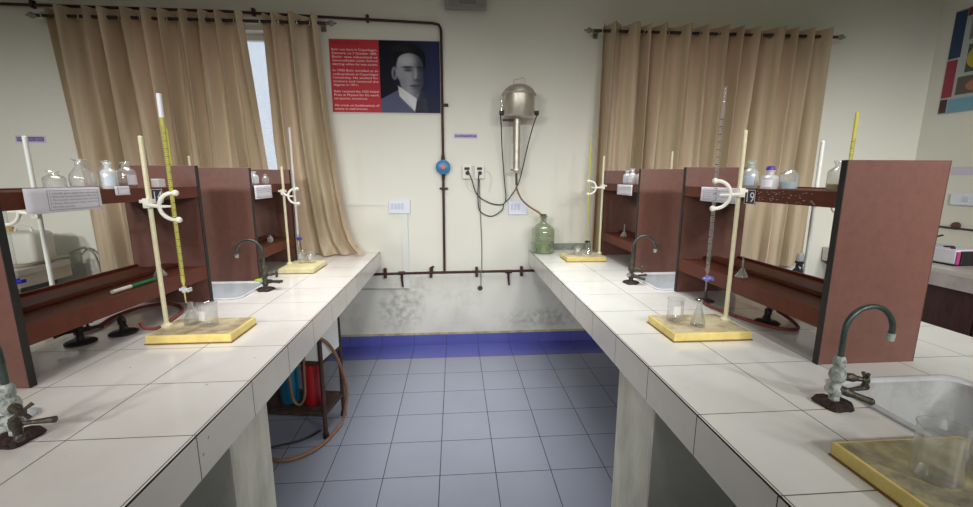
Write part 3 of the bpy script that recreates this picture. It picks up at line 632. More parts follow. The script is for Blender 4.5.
# ------------------------------------------------------------------ paper sheets hung on the racks
def sheet(s, fx, ya, yb, za, zb, label, lines=5, rot=0.0, inset=0.25, warp=0.004):
    t = thing('paper_notice', label, 'notice', (fx, (ya+yb)/2, za), rot, 'printed paper notices hung on the racks')
    w2 = (yb-ya)/2; n = 10; bm = bmesh.new(); cols = []
    for k in range(n+1):
        y = -w2+2*w2*k/n; cols.append([bm.verts.new((-s*(0.001+warp*abs(math.sin(k*.9))*(1-j/4)), y, (zb-za)*j/4)) for j in range(5)])
    for a, b in zip(cols, cols[1:]):
        for j in range(4): bm.faces.new((a[j], b[j], b[j+1], a[j+1]))
    o = obj('sheet', bm, PAPER, t, smooth=True)
    md = o.modifiers.new('thickness', 'SOLIDIFY'); md.thickness = 0.0006
    # the frame and lines of print
    bm = bmesh.new(); xx = -s*(0.0024+warp); h = zb-za
    y0 = -w2+2*w2*(inset if s < 0 else 0.06); y1 = w2-2*w2*(0.06 if s < 0 else inset)
    for a, b, c, d in ((y0, y1, .10*h, .115*h), (y0, y1, .885*h, .90*h), (y0, y0+.0015, .10*h, .9*h), (y1-.0015, y1, .10*h, .9*h)): bx(bm, xx, xx+s*0.0003, a, b, c, d)
    rnd = random.Random(int(abs(ya)*100))
    M0 = FACE_L if s > 0 else FACE_R
    words = ['1. Handle glass apparatus with care.', '2. Rinse the burette before and after use.', '3. Do not pour chemicals in the sink hot.', '4. Keep the bench clean and dry.', '5. Return bottles to their place.'][:lines]
    for k, tx in enumerate(words):
        z = h*(0.74-0.135*k)
        text(bm, tx, h*0.11, Matrix.Translation((xx-s*0.0002, (y0+0.006) if s < 0 else (y1-0.006), z)) @ M0, 'LEFT', width=(y1-y0)*(0.94 if k < 4 else .45))
    obj('print', bm, INK, t)
    return t
sheet(-1, -1.2465, -2.386, -2.112, 1.448, 1.530, 'wide white notice hung on the left edge of rack 14', rot=-0.045)
sheet(1, 1.3745, -2.000, -1.705, 1.449, 1.520, 'white notice hung on rack 19, left of its number', inset=0.1)
sheet(1, 1.3545, -0.890, -0.610, 1.440, 1.515, 'white notice on the far right rack', lines=3, inset=0.1)
sheet(-1, -1.1690, -1.026, -0.775, 1.428, 1.515, 'white notice on the far left rack', lines=3, inset=0.1)
sheet(-1, -1.2420, -2.035, -1.965, 1.495, 1.53, 'small white tag hung in front of the cloudy bottle', lines=1, rot=-0.045, inset=0.1)

# ------------------------------------------------------------------ gas taps, burners, hoses, marker on the benches
def gas_tap(x, y, label, rz=0.0):
    t = thing('gas_tap', label, 'gas tap', (x, y, 0.9025), rz, 'black bench gas taps under the racks')
    b = bmesh.new(); lathe(b, [(0, 0), (0.050, 0), (0.052, 0.006), (0.044, 0.012), (0.016, 0.016), (0, 0.016)], n=24); obj('base_plate', b, mat('black_cast_iron', (38, 36, 36), 0.5, noise_amt=.5, scale=40, col2=(20, 18, 18)), t, smooth=True)
    b = bmesh.new(); lathe(b, [(0, 0.014), (0.013, 0.014), (0.011, 0.040), (0.015, 0.046), (0.015, 0.066), (0.008, 0.074), (0, 0.074)], n=14); p = obj('post', b, MATS['black_cast_iron'], t, smooth=True)
    for k in range(2):
        a = k*PI; d = Vector((math.cos(a), math.sin(a), 0)); b = bmesh.new(); tube(b, [Vector((0, 0, .056)), d*0.03+Vector((0, 0, .056)), d*0.04+Vector((0, 0, .054)), d*0.075+Vector((0, 0, .046))], [0.008, 0.008, 0.005, 0.006], 8)
        n = obj('nozzle', b, MATS['black_cast_iron'], t, smooth=True)
        b = bmesh.new(); c = d*0.028+Vector((0, 0, .066)); tube(b, [c-Vector((0, 0, .006)), c+Vector((0, 0, .010))], 0.005, 8); bx(b, c.x-.018, c.x+.018, c.y-.004, c.y+.004, c.z+.008, c.z+.014); obj('lever', b, MATS['black_cast_iron'], n)
    return t
gas_tap(-1.425, -2.085, 'black gas tap under rack 14, left of two', 0.9)
gas_tap(-1.335, -2.045+.06, 'black gas tap under rack 14, right of two', 2.4)
gas_tap(1.535, -2.060, 'black gas tap under rack 19', 0.7)
def bunsen(x, y, label, rz):
    t = thing('bunsen_burner', label, 'burner', (x, y, 0.9025), rz, 'small bunsen burners lying ready under the racks')
    b = bmesh.new(); lathe(b, [(0, 0), (0.045, 0), (0.046, 0.004), (0.02, 0.012), (0.010, 0.016), (0, 0.016)], n=20); obj('base', b, mat('dark_green_grey_iron', (62, 66, 62), 0.5), t, smooth=True)
    b = bmesh.new(); tube(b, [(0, 0, .014), (0, 0, .075)], [0.008, 0.008], 10); tube(b, [(0, 0, .02), (0.035, 0, .02)], .004, 8); obj('barrel', b, BRASS, t, smooth=True)
bunsen(1.455, -1.700, 'bunsen burner under rack 19 near its far panel', 1.0)
def hose(pts, r, m, label, cat='hose', group=None, name='rubber_hose'):
    b = bmesh.new(); tube(b, smooth_pts(pts, 8), r, 10)
    return tag(obj(name, b, m, None, smooth=True), label, cat, group)
HZ = 0.9025+0.0085
hose([(-1.262, -1.985, .950), (-1.24, -1.985, HZ+.012), (-1.215, -1.94, HZ), (-1.235, -1.82, HZ), (-1.262, -1.71, HZ), (-1.345, -1.605, HZ), (-1.45, -1.575, HZ), (-1.52, -1.65, HZ), (-1.53, -1.78, HZ), (-1.50, -1.9, HZ), (-1.52, -2.0, HZ)], 0.008, REDH, 'brown-red rubber hose looped on the tiles under rack 14')
hose([(1.425, -1.72, HZ), (1.412, -1.80, HZ), (1.430, -1.93, HZ), (1.462, -2.05, HZ), (1.52, -2.15, HZ), (1.60, -2.16, HZ), (1.64, -2.07, HZ+.01), (1.61, -2.02, .949)], 0.008, REDH, 'dull red rubber hose lying on the tiles under rack 19')
b = bmesh.new(); tube(b, [(-1.284, -2.075, ZS+.009), (-1.277, -1.985, ZS+.009)], 0.008, 10)
mk = obj('board_marker', b, WPLAST, None, smooth=True); tag(mk, 'green and white marker pen on the lower shelf of rack 14', 'pen')
b = bmesh.new(); tube(b, [(-1.277, -1.984, ZS+.009), (-1.267, -1.855, ZS+.009)], 0.0083, 10); obj('barrel', b, mat('green_plastic', (34, 120, 80), 0.4), mk, smooth=True, label='green barrel')

# ------------------------------------------------------------------ curtains
def curtain(xt0, xt1, xb, zb, folds, label, group, joins=(0, 0), ztop=2.835, seed=1, amp=0.058, yc=-0.115, flare=None, pool=False):
    """xb(v)->(left,right) edge of the cloth at height fraction v (0 top, 1 bottom)"""
    t = thing('curtain', label, 'curtain', ((xt0+xt1)/2, yc, zb), 0, group)
    ox = (xt0+xt1)/2; nu = folds*22; nv = 34; rnd = random.Random(seed)
    ph = [rnd.uniform(-.5, .5) for _ in range(folds+2)]; am = [rnd.uniform(.7, 1.2) for _ in range(folds+2)]
    bm = bmesh.new(); rows = []
    for j in range(nv+1):
        v = j/nv; z = ztop+(zb-ztop)*v; a, b = xb(v); row = []
        for i in range(nu+1):
            u = i/nu; f = folds*(u+(0.22*math.sin(2*PI*u+seed*1.3)+0.12*math.sin(5*PI*u+seed))/folds*math.sin(PI*u)); k = int(max(0, min(f, folds-1))); wob = v*(0.35*math.sin(u*9+seed)+0.25*math.sin(u*23+seed*2))
            A = amp*(1+(am[k]-1)*v)*(1.0-0.25*v)
            sn = math.sin(2*PI*(f+wob*0.6)); y = A*(sn*0.75+0.35*sn*abs(sn))+0.010*v*math.sin(2*PI*(2.3*f)+seed)
            x = a+(b-a)*(u+0.018*math.sin(4*PI*f)/max(folds, 1)*(0.6+v)+v*0.02*math.sin(u*7+seed))
            zz = z
            if pool and v > 0.93: y -= (v-.93)*0.9*(1+0.4*math.sin(f*5)); 
            y += 0.09*(joins[0]*math.exp(-(u*folds*22/4.5)**2)+joins[1]*math.exp(-((1-u)*folds*22/4.5)**2))
            y = min(y, 0.105)
            if v == 0: zz = z+0.006*math.cos(2*PI*f)
            row.append(bm.verts.new((x-ox, y, zz-zb)))
        rows.append(row)
    for a, b in zip(rows, rows[1:]):
        for i in range(nu): bm.faces.new((a[i], a[i+1], b[i+1], b[i]))
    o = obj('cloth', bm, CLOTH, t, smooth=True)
    for k in range(folds*2):
        u = (k+0.0)/(folds*2)+0.001; x = xt0+(xt1-xt0)*u-ox
        slope = 1 if k % 2 == 0 else -1
        b = bmesh.new(); ring = [(0, 0.023*math.cos(q*2*PI/16), 0.023*math.sin(q*2*PI/16)) for q in range(16)]
        tube(b, ring, 0.0045, 8, closed=True)
        bmesh.ops.transform(b, matrix=Matrix.Translation((x, 0, 2.775+0.0-zb)) @ Matrix.Rotation(-slope*0.75, 4, 'Z'), verts=b.verts[:])
        obj('eyelet', b, mat('silver_eyelet', (190, 186, 178), 0.3, metal=0.8), t, smooth=True)
    return t
def lin(t0, t1, b0, b1): return lambda v: (t0+(b0-t0)*v, t1+(b1-t1)*v)
def interp(tab, v):
    for (v0, x0), (v1, x1) in zip(tab, tab[1:]):
        if v <= v1: return x0+(x1-x0)*(v-v0)/(v1-v0)
    return tab[-1][1]
CG1 = 'taupe curtains over the left window'; CG2 = 'taupe curtains over the right window'
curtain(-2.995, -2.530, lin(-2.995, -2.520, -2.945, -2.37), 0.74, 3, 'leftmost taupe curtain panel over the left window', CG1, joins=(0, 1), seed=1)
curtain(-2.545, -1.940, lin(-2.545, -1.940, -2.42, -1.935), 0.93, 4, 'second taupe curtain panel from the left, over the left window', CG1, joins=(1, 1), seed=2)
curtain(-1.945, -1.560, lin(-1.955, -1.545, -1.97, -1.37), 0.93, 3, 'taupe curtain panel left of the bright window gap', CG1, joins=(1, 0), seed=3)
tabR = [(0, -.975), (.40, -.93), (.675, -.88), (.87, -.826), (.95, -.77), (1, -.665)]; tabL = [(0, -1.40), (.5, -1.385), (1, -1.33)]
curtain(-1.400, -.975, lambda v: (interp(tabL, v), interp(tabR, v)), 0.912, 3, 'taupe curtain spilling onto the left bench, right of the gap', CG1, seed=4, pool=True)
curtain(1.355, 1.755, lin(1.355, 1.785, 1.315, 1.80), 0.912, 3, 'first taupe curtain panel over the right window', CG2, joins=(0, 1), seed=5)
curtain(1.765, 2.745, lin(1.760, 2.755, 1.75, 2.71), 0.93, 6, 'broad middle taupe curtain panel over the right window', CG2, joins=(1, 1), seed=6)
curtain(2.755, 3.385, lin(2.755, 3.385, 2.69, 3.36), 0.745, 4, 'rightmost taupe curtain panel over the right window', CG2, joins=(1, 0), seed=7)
def rod(x0, x1, z, label):
    t = thing('curtain_rod', label, 'curtain rod', ((x0+x1)/2, -0.115, z), 0, 'curtain rods over the windows'); c = (x0+x1)/2
    b = bmesh.new(); tube(b, [(x0-c, 0, 0), (x1-c, 0, 0)], 0.0125, 12); obj('pole', b, mat('dark_bronze', (62, 52, 48), 0.4, metal=.5), t, smooth=True)
    for s, xe in ((-1, x0), (1, x1)):
        b = bmesh.new(); prof = [(0, 0), (0.014, 0), (0.016, 0.006), (0.010, 0.014), (0.022, 0.030), (0.024, 0.042), (0.016, 0.056), (0.006, 0.066), (0.009, 0.076), (0, 0.084)]
        lathe(b, prof, n=14, M=Matrix.Translation((xe-c, 0, 0)) @ Matrix.Rotation(s*PI/2, 4, 'Y')); obj('finial', b, mat('dull_silver', (140, 138, 128), 0.4, metal=.7), t, smooth=True)
        b = bmesh.new(); xx = xe-c-s*0.05; tube(b, [(xx, 0, 0.0), (xx, 0.05, -0.004), (xx, 0.1145, -0.004)], [0.012, 0.007, 0.007], 8); bx(b, xx-.02, xx+.02, .107, .1145, -.03, .025); obj('bracket', b, MATS['dull_silver'], t)
rod(-3.050, -0.910, 2.775, 'dark curtain rod above the left window, under the brown pipe')
rod(1.270, 3.440, 2.775, 'dark curtain rod above the right window')

# ------------------------------------------------------------------ things fixed to the back wall
# gas pipe
t = thing('gas_pipe', 'thin brown pipe running along the wall top and down beside the poster', 'pipe', (0, 0, 0.70))
b = bmesh.new(); pts = [(-4.28, -.022, 2.165+.02), (-3.40, -.022, 2.180), (-1.7, -.022, 2.172), (-0.07, -.022, 2.128), (-0.02, -.022, 2.118), (-0.004, -.022, 2.09), (0, -.022, 2.04), (-.002, -.022, 1.0), (-.006, -.022, 0.02)]
pts[0] = (-4.28, -.022, 2.19); tube(b, [(x, y, z) for x, y, z in pts], 0.011, 10); obj('pipe_run', b, IRON, t, smooth=True)
for x, z in ((-3.15, 2.178), (-1.50, 2.166), (-.60, 2.142)):
    b = bmesh.new(); bx(b, x-.01, x+.01, -.036, -0.001, z-.02, z+.035); obj('pipe_clip', b, IRON, t)
for z in (1.48, 0.77):
    b = bmesh.new(); bx(b, -.035, .035, -.036, -0.001, z-.008, z+.008) if z < 1.4 else bx(b, -.01, .05, -.036, -0.001, z-.01, z+.01); obj('pipe_clip', b, IRON, t)
# regulator
t = thing('gas_regulator', 'round blue regulator on the vertical brown pipe', 'regulator', (-.002, -.05, 1.655))
b = bmesh.new(); lathe(b, [(0, -.018), (.045, -.018), (.062, -.006), (.064, 0), (.062, .006), (.045, .016), (.030, .020), (0, .020)], n=28, M=Matrix.Rotation(PI/2, 4, 'X')); obj('housing', b, mat('blue_enamel', (60, 130, 180), 0.35, noise_amt=.3, scale=20), t, smooth=True)
b = bmesh.new(); lathe(b, [(0, .019), (.024, .019), (.022, .034), (0, .036)], n=6, M=Matrix.Rotation(PI/2, 4, 'X')); obj('center_nut', b, mat('dull_red', (190, 120, 110), 0.5), t)
for s in (-1, 1):
    b = bmesh.new(); tube(b, [(0, .015, s*.058), (0, .020, s*.085), (0, .022, s*.11)], [.018, .016, .013], 10); obj('union_nut', b, IRON, t, smooth=True)
# horizontal pipe
t = thing('water_pipe', 'rusty horizontal pipe with stubs along the low back wall', 'pipe', (0, 0, 0.706))
b = bmesh.new(); tube(b, [(-1.2, -.026, -.012), (-.6, -.026, -.006), (-.2, -.026, 0), (.85, -.026, .006)], .0115, 10); obj('pipe_run', b, IRON, t, smooth=True)
for x, z0 in ((-.395, 0), (.587, 0)):
    b = bmesh.new(); tube(b, [(x-.03, -.026, 0), (x+.03, -.026, 0)], .017, 10); tube(b, [(x, -.026, 0), (x, -.026, -.06), (x+.006, -.026, -.13)], [.013, .010, .009], 8); obj('stub', b, IRON, t, smooth=True)
for x in (-.545, -.13, .29, .709):
    b = bmesh.new(); bx(b, x-.012, x+.012, -.04, -.001, -.045, .045); obj('pipe_clamp', b, IRON, t)
b = bmesh.new(); tube(b, [(-.12, -.026, .008), (-.12, -.03, .05), (-.105, -.05, .062)], [.010, .012, .008], 8); obj('bleed_tap', b, IRON, t, smooth=True)
# poster with portrait
PX0, PX1, PZ0, PZ1 = -.925, -.016, 2.112, 2.690
t = thing('wall_poster', 'red and navy poster with a black and white portrait of a man in a suit', 'poster', ((PX0+PX1)/2, 0, PZ0), 0.0)
pc = (PX0+PX1)/2; PH = PZ1-PZ0; PW = PX1-PX0
obj('backing', box(-PW/2-.004, PW/2+.004, -.012, -.001, -.010, PH+.004), mat('grey_white_mount', (206, 204, 200), .5), t)
obj('red_panel', box(-PW/2, -PW/2+.405, -.0135, -.012, 0, PH), mat('poster_red', (186, 30, 44), .6, noise_amt=.3, scale=5, col2=(150, 30, 44)), t)
b = bmesh.new(); y = -.0142
LN = [['Bohr was born in Copenhagen,', 'Denmark, on 7 October 1885.', 'Bohr was educated at', 'Gammelholm Latin School', 'starting when he was seven.'],
      ['In 1903 Bohr enrolled as an', 'undergraduate at Copenhagen', 'University. He studied for', 'mastery and received the', 'degree in 1911.'],
      ['Bohr received the 1922 Nobel', 'Prize in Physics for his work', 'on atomic structure.'],
      ['His work on fundamentals of', 'atoms is well known.']]
zt = [PH-.088, PH-.252, PH-.418, PH-.530]
for par, z0 in zip(LN, zt):
    for k, s_ in enumerate(par):
        last = k == len(par)-1
        text(b, s_, .025, Matrix.Translation((-PW/2+.018, y, z0-k*.0285)) @ FRONT, 'LEFT', width=.37 if not last else .37*len(s_)/27)
obj('white_text', b, mat('print_white', (236, 214, 214), .5), t)
b = bmesh.new(); text(b, 'NIELS BOHR', .034, Matrix.Translation((-PW/2+.02, y, PH-.040)) @ FRONT, 'LEFT', width=.22); obj('dark_heading', b, mat('print_dark', (70, 20, 28), .5), t)
def sm(e0, e1, x):
    k = max(0, min(1, (x-e0)/(e1-e0))); return k*k*(3-2*k)
def portrait(px, py):
    """tone of the printed photograph; px 15..390, py 25..480"""
    def ell(cx, cy, rx, ry, s=.12, rot=0):
        dx, dy = px-cx, py-cy; c, s_ = math.cos(rot), math.sin(rot); X, Y = (dx*c+dy*s_)/rx, (-dx*s_+dy*c)/ry
        return 1-sm(1-s, 1+s, math.hypot(X, Y))
    def mixv(a, b, k): return tuple(a[i]+(b[i]-a[i])*k for i in range(3))
    col = mixv((20, 20, 34), (44, 50, 88), sm(40, 380, px)*.9)
    # shoulders of the suit
    sh = 335+max(0, (120-px))*.55 if px < 150 else 335+max(0, px-290)*.55
    k = sm(sh-4, sh+6, py)*(1 if px < 170 or px > 240 or py > 380 else sm(380, 400, py))
    suit = mixv((92, 96, 122), (40, 42, 64), sm(200, 300, px)); suit = mixv(suit, (70, 74, 98), .35*(.5+.5*math.sin(px*.9+py*.5)))
    col = mixv(col, suit, k)
    # neck
    col = mixv(col, (120, 120, 128), ell(195, 350, 62, 60, .1)*sm(290, 310, py))
    # hair
    hair = max(ell(200, 124, 98, 74, .08), ell(282, 150, 20, 62), ell(122, 165, 16, 50)); col = mixv(col, (18, 18, 24), hair)
    col = mixv(col, (84, 86, 96), ell(172, 76, 64, 22, .7)*.5*(.5+.5*math.sin(px*.35+py*.15)))
    # ear
    col = mixv(col, (126, 128, 138), ell(106, 228, 19, 42, .2)); col = mixv(col, (70, 70, 82), ell(105, 232, 7, 24, .6))
    # face
    face = max(ell(202, 186, 84, 84, .08), ell(202, 220, 84, 90, .08), ell(212, 272, 74, 96, .07), ell(200, 150, 74, 48, .1)); tone = mixv((150, 152, 160), (66, 66, 80), sm(190, 285, px))
    tone = mixv(tone, (198, 198, 202), ell(180, 148, 52, 34, .7)*.6)
    col = mixv(col, tone, face)
    if face > .5:
        for cx in (188, 266): 
            col = mixv(col, (44, 42, 52), ell(cx, 189, 34 if cx < 200 else 22, 7, .5)*.85)
            col = mixv(col, (56, 54, 64), ell(cx+3, 207, 24 if cx < 200 else 16, 11, .6)*.75)
        col = mixv(col, (196, 196, 200), ell(236, 232, 9, 38, .6)*.5); col = mixv(col, (60, 58, 70), ell(250, 270, 22, 9, .6)*.7)
        col = mixv(col, (62, 58, 68), ell(236, 306, 36, 8, .5)*.8); col = mixv(col, (84, 80, 90), ell(236, 322, 28, 8, .6)*.5)
        col = mixv(col, (80, 80, 92), ell(150, 300, 26, 60, .9)*.25)
    # collar, shirt and tie
    def tri(pts, soft=3):
        d = 1e9
        for i in range(len(pts)):
            (x0, y0), (x1, y1) = pts[i], pts[(i+1) % len(pts)]; L = math.hypot(x1-x0, y1-y0)
            d = min(d, ((x1-x0)*(py-y0)-(y1-y0)*(px-x0))/L)
        return sm(-soft, soft, d)
    col = mixv(col, (212, 212, 214), tri([(124, 306), (238, 385), (244, 402), (226, 470)]))
    col = mixv(col, (212, 212, 214), tri([(124, 306), (226, 470), (132, 372)])*.95)
    k = tri([(240, 400), (300, 385), (312, 480), (228, 480)]); col = mixv(col, mixv((40, 42, 56), (130, 130, 140), sm(.55, .8, math.sin(px*.32)*math.sin(py*.32))), k)
    return col
bm = bmesh.new(); gx, gz = 110, 130; U0, U1 = -PW/2+.405, PW/2; grid = [[bm.verts.new((U0+(U1-U0)*i/gx, -.0135, PH*j/gz)) for i in range(gx+1)] for j in range(gz+1)]
for j in range(gz):
    for i in range(gx): bm.faces.new((grid[j][i], grid[j][i+1], grid[j+1][i+1], grid[j+1][i]))
cols = [portrait(15+375*i/gx, 480-455*j/gz) for j in range(gz+1) for i in range(gx+1)]
o = obj('portrait', bm, vcol_mat('portrait_print'), t)
ca = o.data.color_attributes.new('print', 'FLOAT_COLOR', 'POINT')
for i, c in enumerate(cols): ca.data[i].color = (*srgb([max(0, min(255, v)) for v in c]), 1)
# purple labels
def wall_label(x0, x1, z0, z1, s_, label):
    t = thing('wall_sign', label, 'sign', ((x0+x1)/2, 0, z0), 0, 'small purple signs on the back wall'); w2 = (x1-x0)/2; h = z1-z0
    obj('plate', box(-w2, w2, -.003, -.0005, 0, h), mat('lilac_paper', (206, 196, 220), .6), t)
    obj('purple_field', box(-w2+.012, w2-.012, -.004, -.003, .012, h-.012), mat('purple_print', (92, 74, 140), .5), t)
    b = bmesh.new(); text(b, s_, (h-.024)*.85, Matrix.Translation((0, -.0046, .018)) @ FRONT, 'CENTER', width=None)
    xs = [v.co.x for v in b.verts]; k = (2*w2-.04)/(max(xs)-min(xs)); c = (max(xs)+min(xs))/2
    bmesh.ops.transform(b, matrix=Matrix.Diagonal((k, 1, 1, 1)) @ Matrix.Translation((-c, 0, 0)), verts=b.verts[:])
    obj('lettering', b, mat('pale_lilac_ink', (200, 190, 226), .5), t)
wall_label(-3.475, -3.245, 1.842, 1.900, 'FIRST AID BOX', 'small purple sign on the wall left of the left curtains')
wall_label(.092, .305, 1.902, 1.948, 'DISTILLATION UNIT', 'small purple sign on the wall above the two power sockets')
# grey box at the wall top
t = thing('wall_speaker', 'grey box fixed high on the wall at the top edge of the photo', 'box', (.205, -.06, 2.92))
b = bmesh.new(); pr = [(-.178, 0), (.178, 0), (.178, .27), (-.178, .27)]
f0 = [b.verts.new(v) for v in ((-.172, .055, .02), (-.172, .055, .29), (.172, .055, .29), (.172, .055, .02))]; f1 = [b.verts.new(v) for v in ((-.172, -.02, .02), (-.172, -.02, .29), (.172, -.02, .29), (.172, -.02, .02))]; f2 = [b.verts.new(v) for v in ((-.07, -.05, 0), (-.07, -.05, .29), (.10, -.05, .29), (.10, -.05, 0))]
b.faces.new(f0)
for p, q in ((f0, f1), (f1, f2)):
    for j in range(4): b.faces.new((p[j], p[(j+1) % 4], q[(j+1) % 4], q[j]))
b.faces.new(f2[::-1]); obj('housing', b, mat('grey_plastic_box', (150, 148, 146), .6), t)
b = bmesh.new(); bx(b, -.055, .085, -.052, -.0501, .03, .27); obj('grille', b, mat('darker_grey_grille', (128, 126, 126), .7), t)
# water still
STILL = t = thing('water_still', 'stainless steel wall water still with domed lid and long condenser tube', 'water still', (.643, -.15, 1.50))  # wall-plane position and sizes, scaled about the camera to this depth
b = bmesh.new(); lathe(b, [(0, .566), (.128, .566), (.134, .574), (.134, .742), (.137, .745), (.137, .750), (0, .750)], n=36); obj('tank', b, STEEL, t, smooth=True)
b = bmesh.new(); lathe(b, [(.142, .745), (.144, .752), (.136, .762), (.118, .790), (.085, .815), (.045, .830), (0, .834)], n=36); l = obj('lid', b, STEEL, t, smooth=True)
b = bmesh.new(); tube(b, [(-.045, 0, .825), (-.045, 0, .865), (.030, 0, .885), (.05, 0, .868), (.05, 0, .826)], .0035, 8); obj('handle', b, STEEL, l, smooth=True)
b = bmesh.new(); tube(b, [(-.013, 0, .566), (-.013, 0, .14)], .030, 18); tube(b, [(-.013, 0, .30), (-.013, 0, .31)], .033, 18); tube(b, [(-.013, 0, .14), (-.013, 0, .125), (-.013, 0, .122), (-.013, 0, .105)], [.05, .05, .022, .02], 18); c_ = obj('condenser', b, STEEL, t, smooth=True)
b = bmesh.new(); tube(b, [(-.013, 0, .106), (-.010, 0, -.0)], .010, 10); obj('outlet_tube', b, BRASS, c_, smooth=True)
b = bmesh.new(); bx(b, -.135, -.03, -.006, .006, .535, .552); obj('side_arm', b, IRON, t)
b = bmesh.new(); bx(b, -.02, .02, .03, .1415, .40, .44); bx(b, -.025, .015, .140, .148, .36, .62); obj('wall_bracket', b, IRON, t)
b = bmesh.new(); tube(b, [(-.148, -.02, .60), (-.148, -.02, .70)], .008, 10); g = obj('sight_glass', b, GLASSW, t, smooth=True)
b = bmesh.new(); tube(b, [(-.130, -.01, .600), (-.165, -.01, .600)], [.022, .018], 12); tube(b, [(.130, -.01, .602), (.168, -.01, .602)], [.018, .020], 12); obj('terminal_knob', b, BLACK, t, smooth=True)
b = bmesh.new(); bx(b, -.158, -.138, -.03, -.01, .585, .612); obj('gauge_block', b, BLACK, t)
# power cords of the still
def cable(pts, r, m, label, name='power_cord', cat='cable', group=None): return hose(pts, r, m, label, cat, group, name)
cord1 = cable([(.488, -.155, 2.090), (.500, -.12, 1.99), (.515, -.06, 1.807), (.545, -.03, 1.5), (.556, -.03, 1.392), (.530, -.03, 1.329), (.415, -.03, 1.340), (.297, -.03, 1.415), (.250, -.035, 1.544), (.214, -.05, 1.630)], .0048, CORD, 'black cord from the left of the still down to the left socket', group='black cords of the water still')
cord2 = cable([(.800, -.155, 2.090), (.77, -.12, 1.99), (.733, -.06, 1.807), (.672, -.032, 1.527), (.592, -.038, 1.392), (.538, -.042, 1.336), (.520, -.03, 1.275), (.424, -.03, 1.221), (.324, -.03, 1.267), (.304, -.03, 1.366), (.306, -.035, 1.5), (.310, -.05, 1.590)], .0048, CORD, 'black cord from the right of the still, looping to the right socket', group='black cords of the water still')
cable([(.633, -.15, 1.496), (.640, -.15, 1.46), (.680, -.145, 1.38), (.750, -.14, 1.315), (.835, -.14, 1.262), (.868, -.14, 1.225), (.885, -.14, 1.17)], .008, BRNH, 'brown rubber hose from the still into the glass carboy', 'rubber_hose', 'hose')
for c_ in (cord1, cord2):
    c_.parent = STILL; c_.matrix_parent_inverse = Matrix.Translation(-STILL.location)
    for k in ('label', 'category', 'group'):
        if k in c_: del c_[k]
# sockets
SOCK = mat('grey_white_socket', (222, 222, 214), .4)
def socket(x, label):
    t = thing('power_socket', label, 'socket', (x, 0, 1.555), 0, 'pair of power sockets under the purple sign')
    obj('box', box(-.042, .042, -.035, -.001, 0, .120, .004), SOCK, t)
    b = bmesh.new(); bx(b, -.022, .022, -.040, -.0345, .078, .100); bx(b, -.004, .004, -.042, -.040, .080, .098); obj('switch', b, BLACK, t)
    b = bmesh.new(); tube(b, [(0.004, -.034, .050), (0.004, -.058, .050)], [.018, .014], 12); obj('plug', b, BLACK, t, smooth=True)
socket(.207, 'left of the two small power sockets, black plug in it'); socket(.318, 'right of the two small power sockets, black plug in it')
cable([(.200, -.02, 1.552), (.205, -.012, 1.50), (.235, -.012, 1.455), (.265, -.012, 1.45)], .004, WPLAST, 'short white wire drooping below the left socket', 'wire', 'wire')
cable([(.362, -.012, 1.63), (.400, -.012, 1.62), (.425, -.012, 1.58), (.422, -.012, 1.50), (.40, -.012, 1.44)], .004, WPLAST, 'short cream wire looping right of the right socket', 'wire', 'wire')
cable([(.318, -.012, 1.552), (.325, -.012, 1.30), (.338, -.012, 1.0), (.338, -.012, .74), (.330, -.052, .72), (.328, -.05, .69), (.330, -.012, .66), (.330, -.012, .565)], .0038, mat('grey_wire', (120, 126, 116), .6), 'thin grey wire hanging from the right socket past the low pipe', 'wire', 'wire')
b = bmesh.new(); lathe(b, [(0, 0), (.022, 0), (.024, .006), (.012, .022), (0, .024)], n=14, M=Matrix.Translation((.322, -.001, .545)) @ Matrix.Rotation(PI/2, 4, 'X')); tag(obj('wall_stud', b, BRASS, None, smooth=True), 'small round metal stud low on the wall under the grey wire', 'stud')
def board(x0, x1, z0, z1, label, n):
    t = thing('switch_board', label, 'switch board', ((x0+x1)/2, 0, z0), 0, 'white switch boards on the walls'); w2 = (x1-x0)/2
    obj('plate', box(-w2, w2, -.022, -.001, 0, z1-z0, .004), mat('cool_white_plastic', (222, 226, 240), .35), t)
    for k in range(n): obj('switch', box(-w2+.022+k*.030, -w2+.042+k*.030, -.027, -.0215, (z1-z0)*.35, (z1-z0)*.78, .002, 1), mat('switch_white', (200, 204, 224), .3), t)
board(-.490, -.302, 1.248, 1.366, 'white switch board on the wall between left curtain and brown pipe', 4)
board(.582, .752, 1.232, 1.362, 'white switch board on the wall below the black cords', 3)
struct('trim_3', box(-.384, -.328, -.014, -.0005, .56, 1.247), mat('pale_blue_conduit', (218, 222, 216), .5))
struct('trim_4', box(-.90, -.491, -.008, -.0005, 1.322, 1.334), MATS['pale_blue_conduit'])
struct('trim_5', box(-.90, -.35, -.010, -.0005, .548, .560), mat('grey_pipe_paint', (170, 172, 170), .5))

# carboy
t = thing('glass_carboy', 'large greenish glass carboy of liquid on the right bench by the wall', 'carboy', (.880, -.145, .9025))
pr = [(.090, 0), (.100, .010), (.101, .19), (.096, .215), (.066, .248), (.034, .268), (.028, .282), (.027, .312), (.036, .318), (.036, .334), (.030, .335)]
obj('vessel', shell(pr, 32, .003), GREENG, t, smooth=True)
liquid(pr, .095, mat('green_liquid', (118, 140, 78), .2, noise_amt=.3, scale=12), t)
b = bmesh.new(); lathe(b, [(0, .31), (.024, .312), (.025, .345), (0, .346)], n=14); obj('stopper', b, mat('dark_stopper', (70, 66, 60), .7), t, smooth=True)

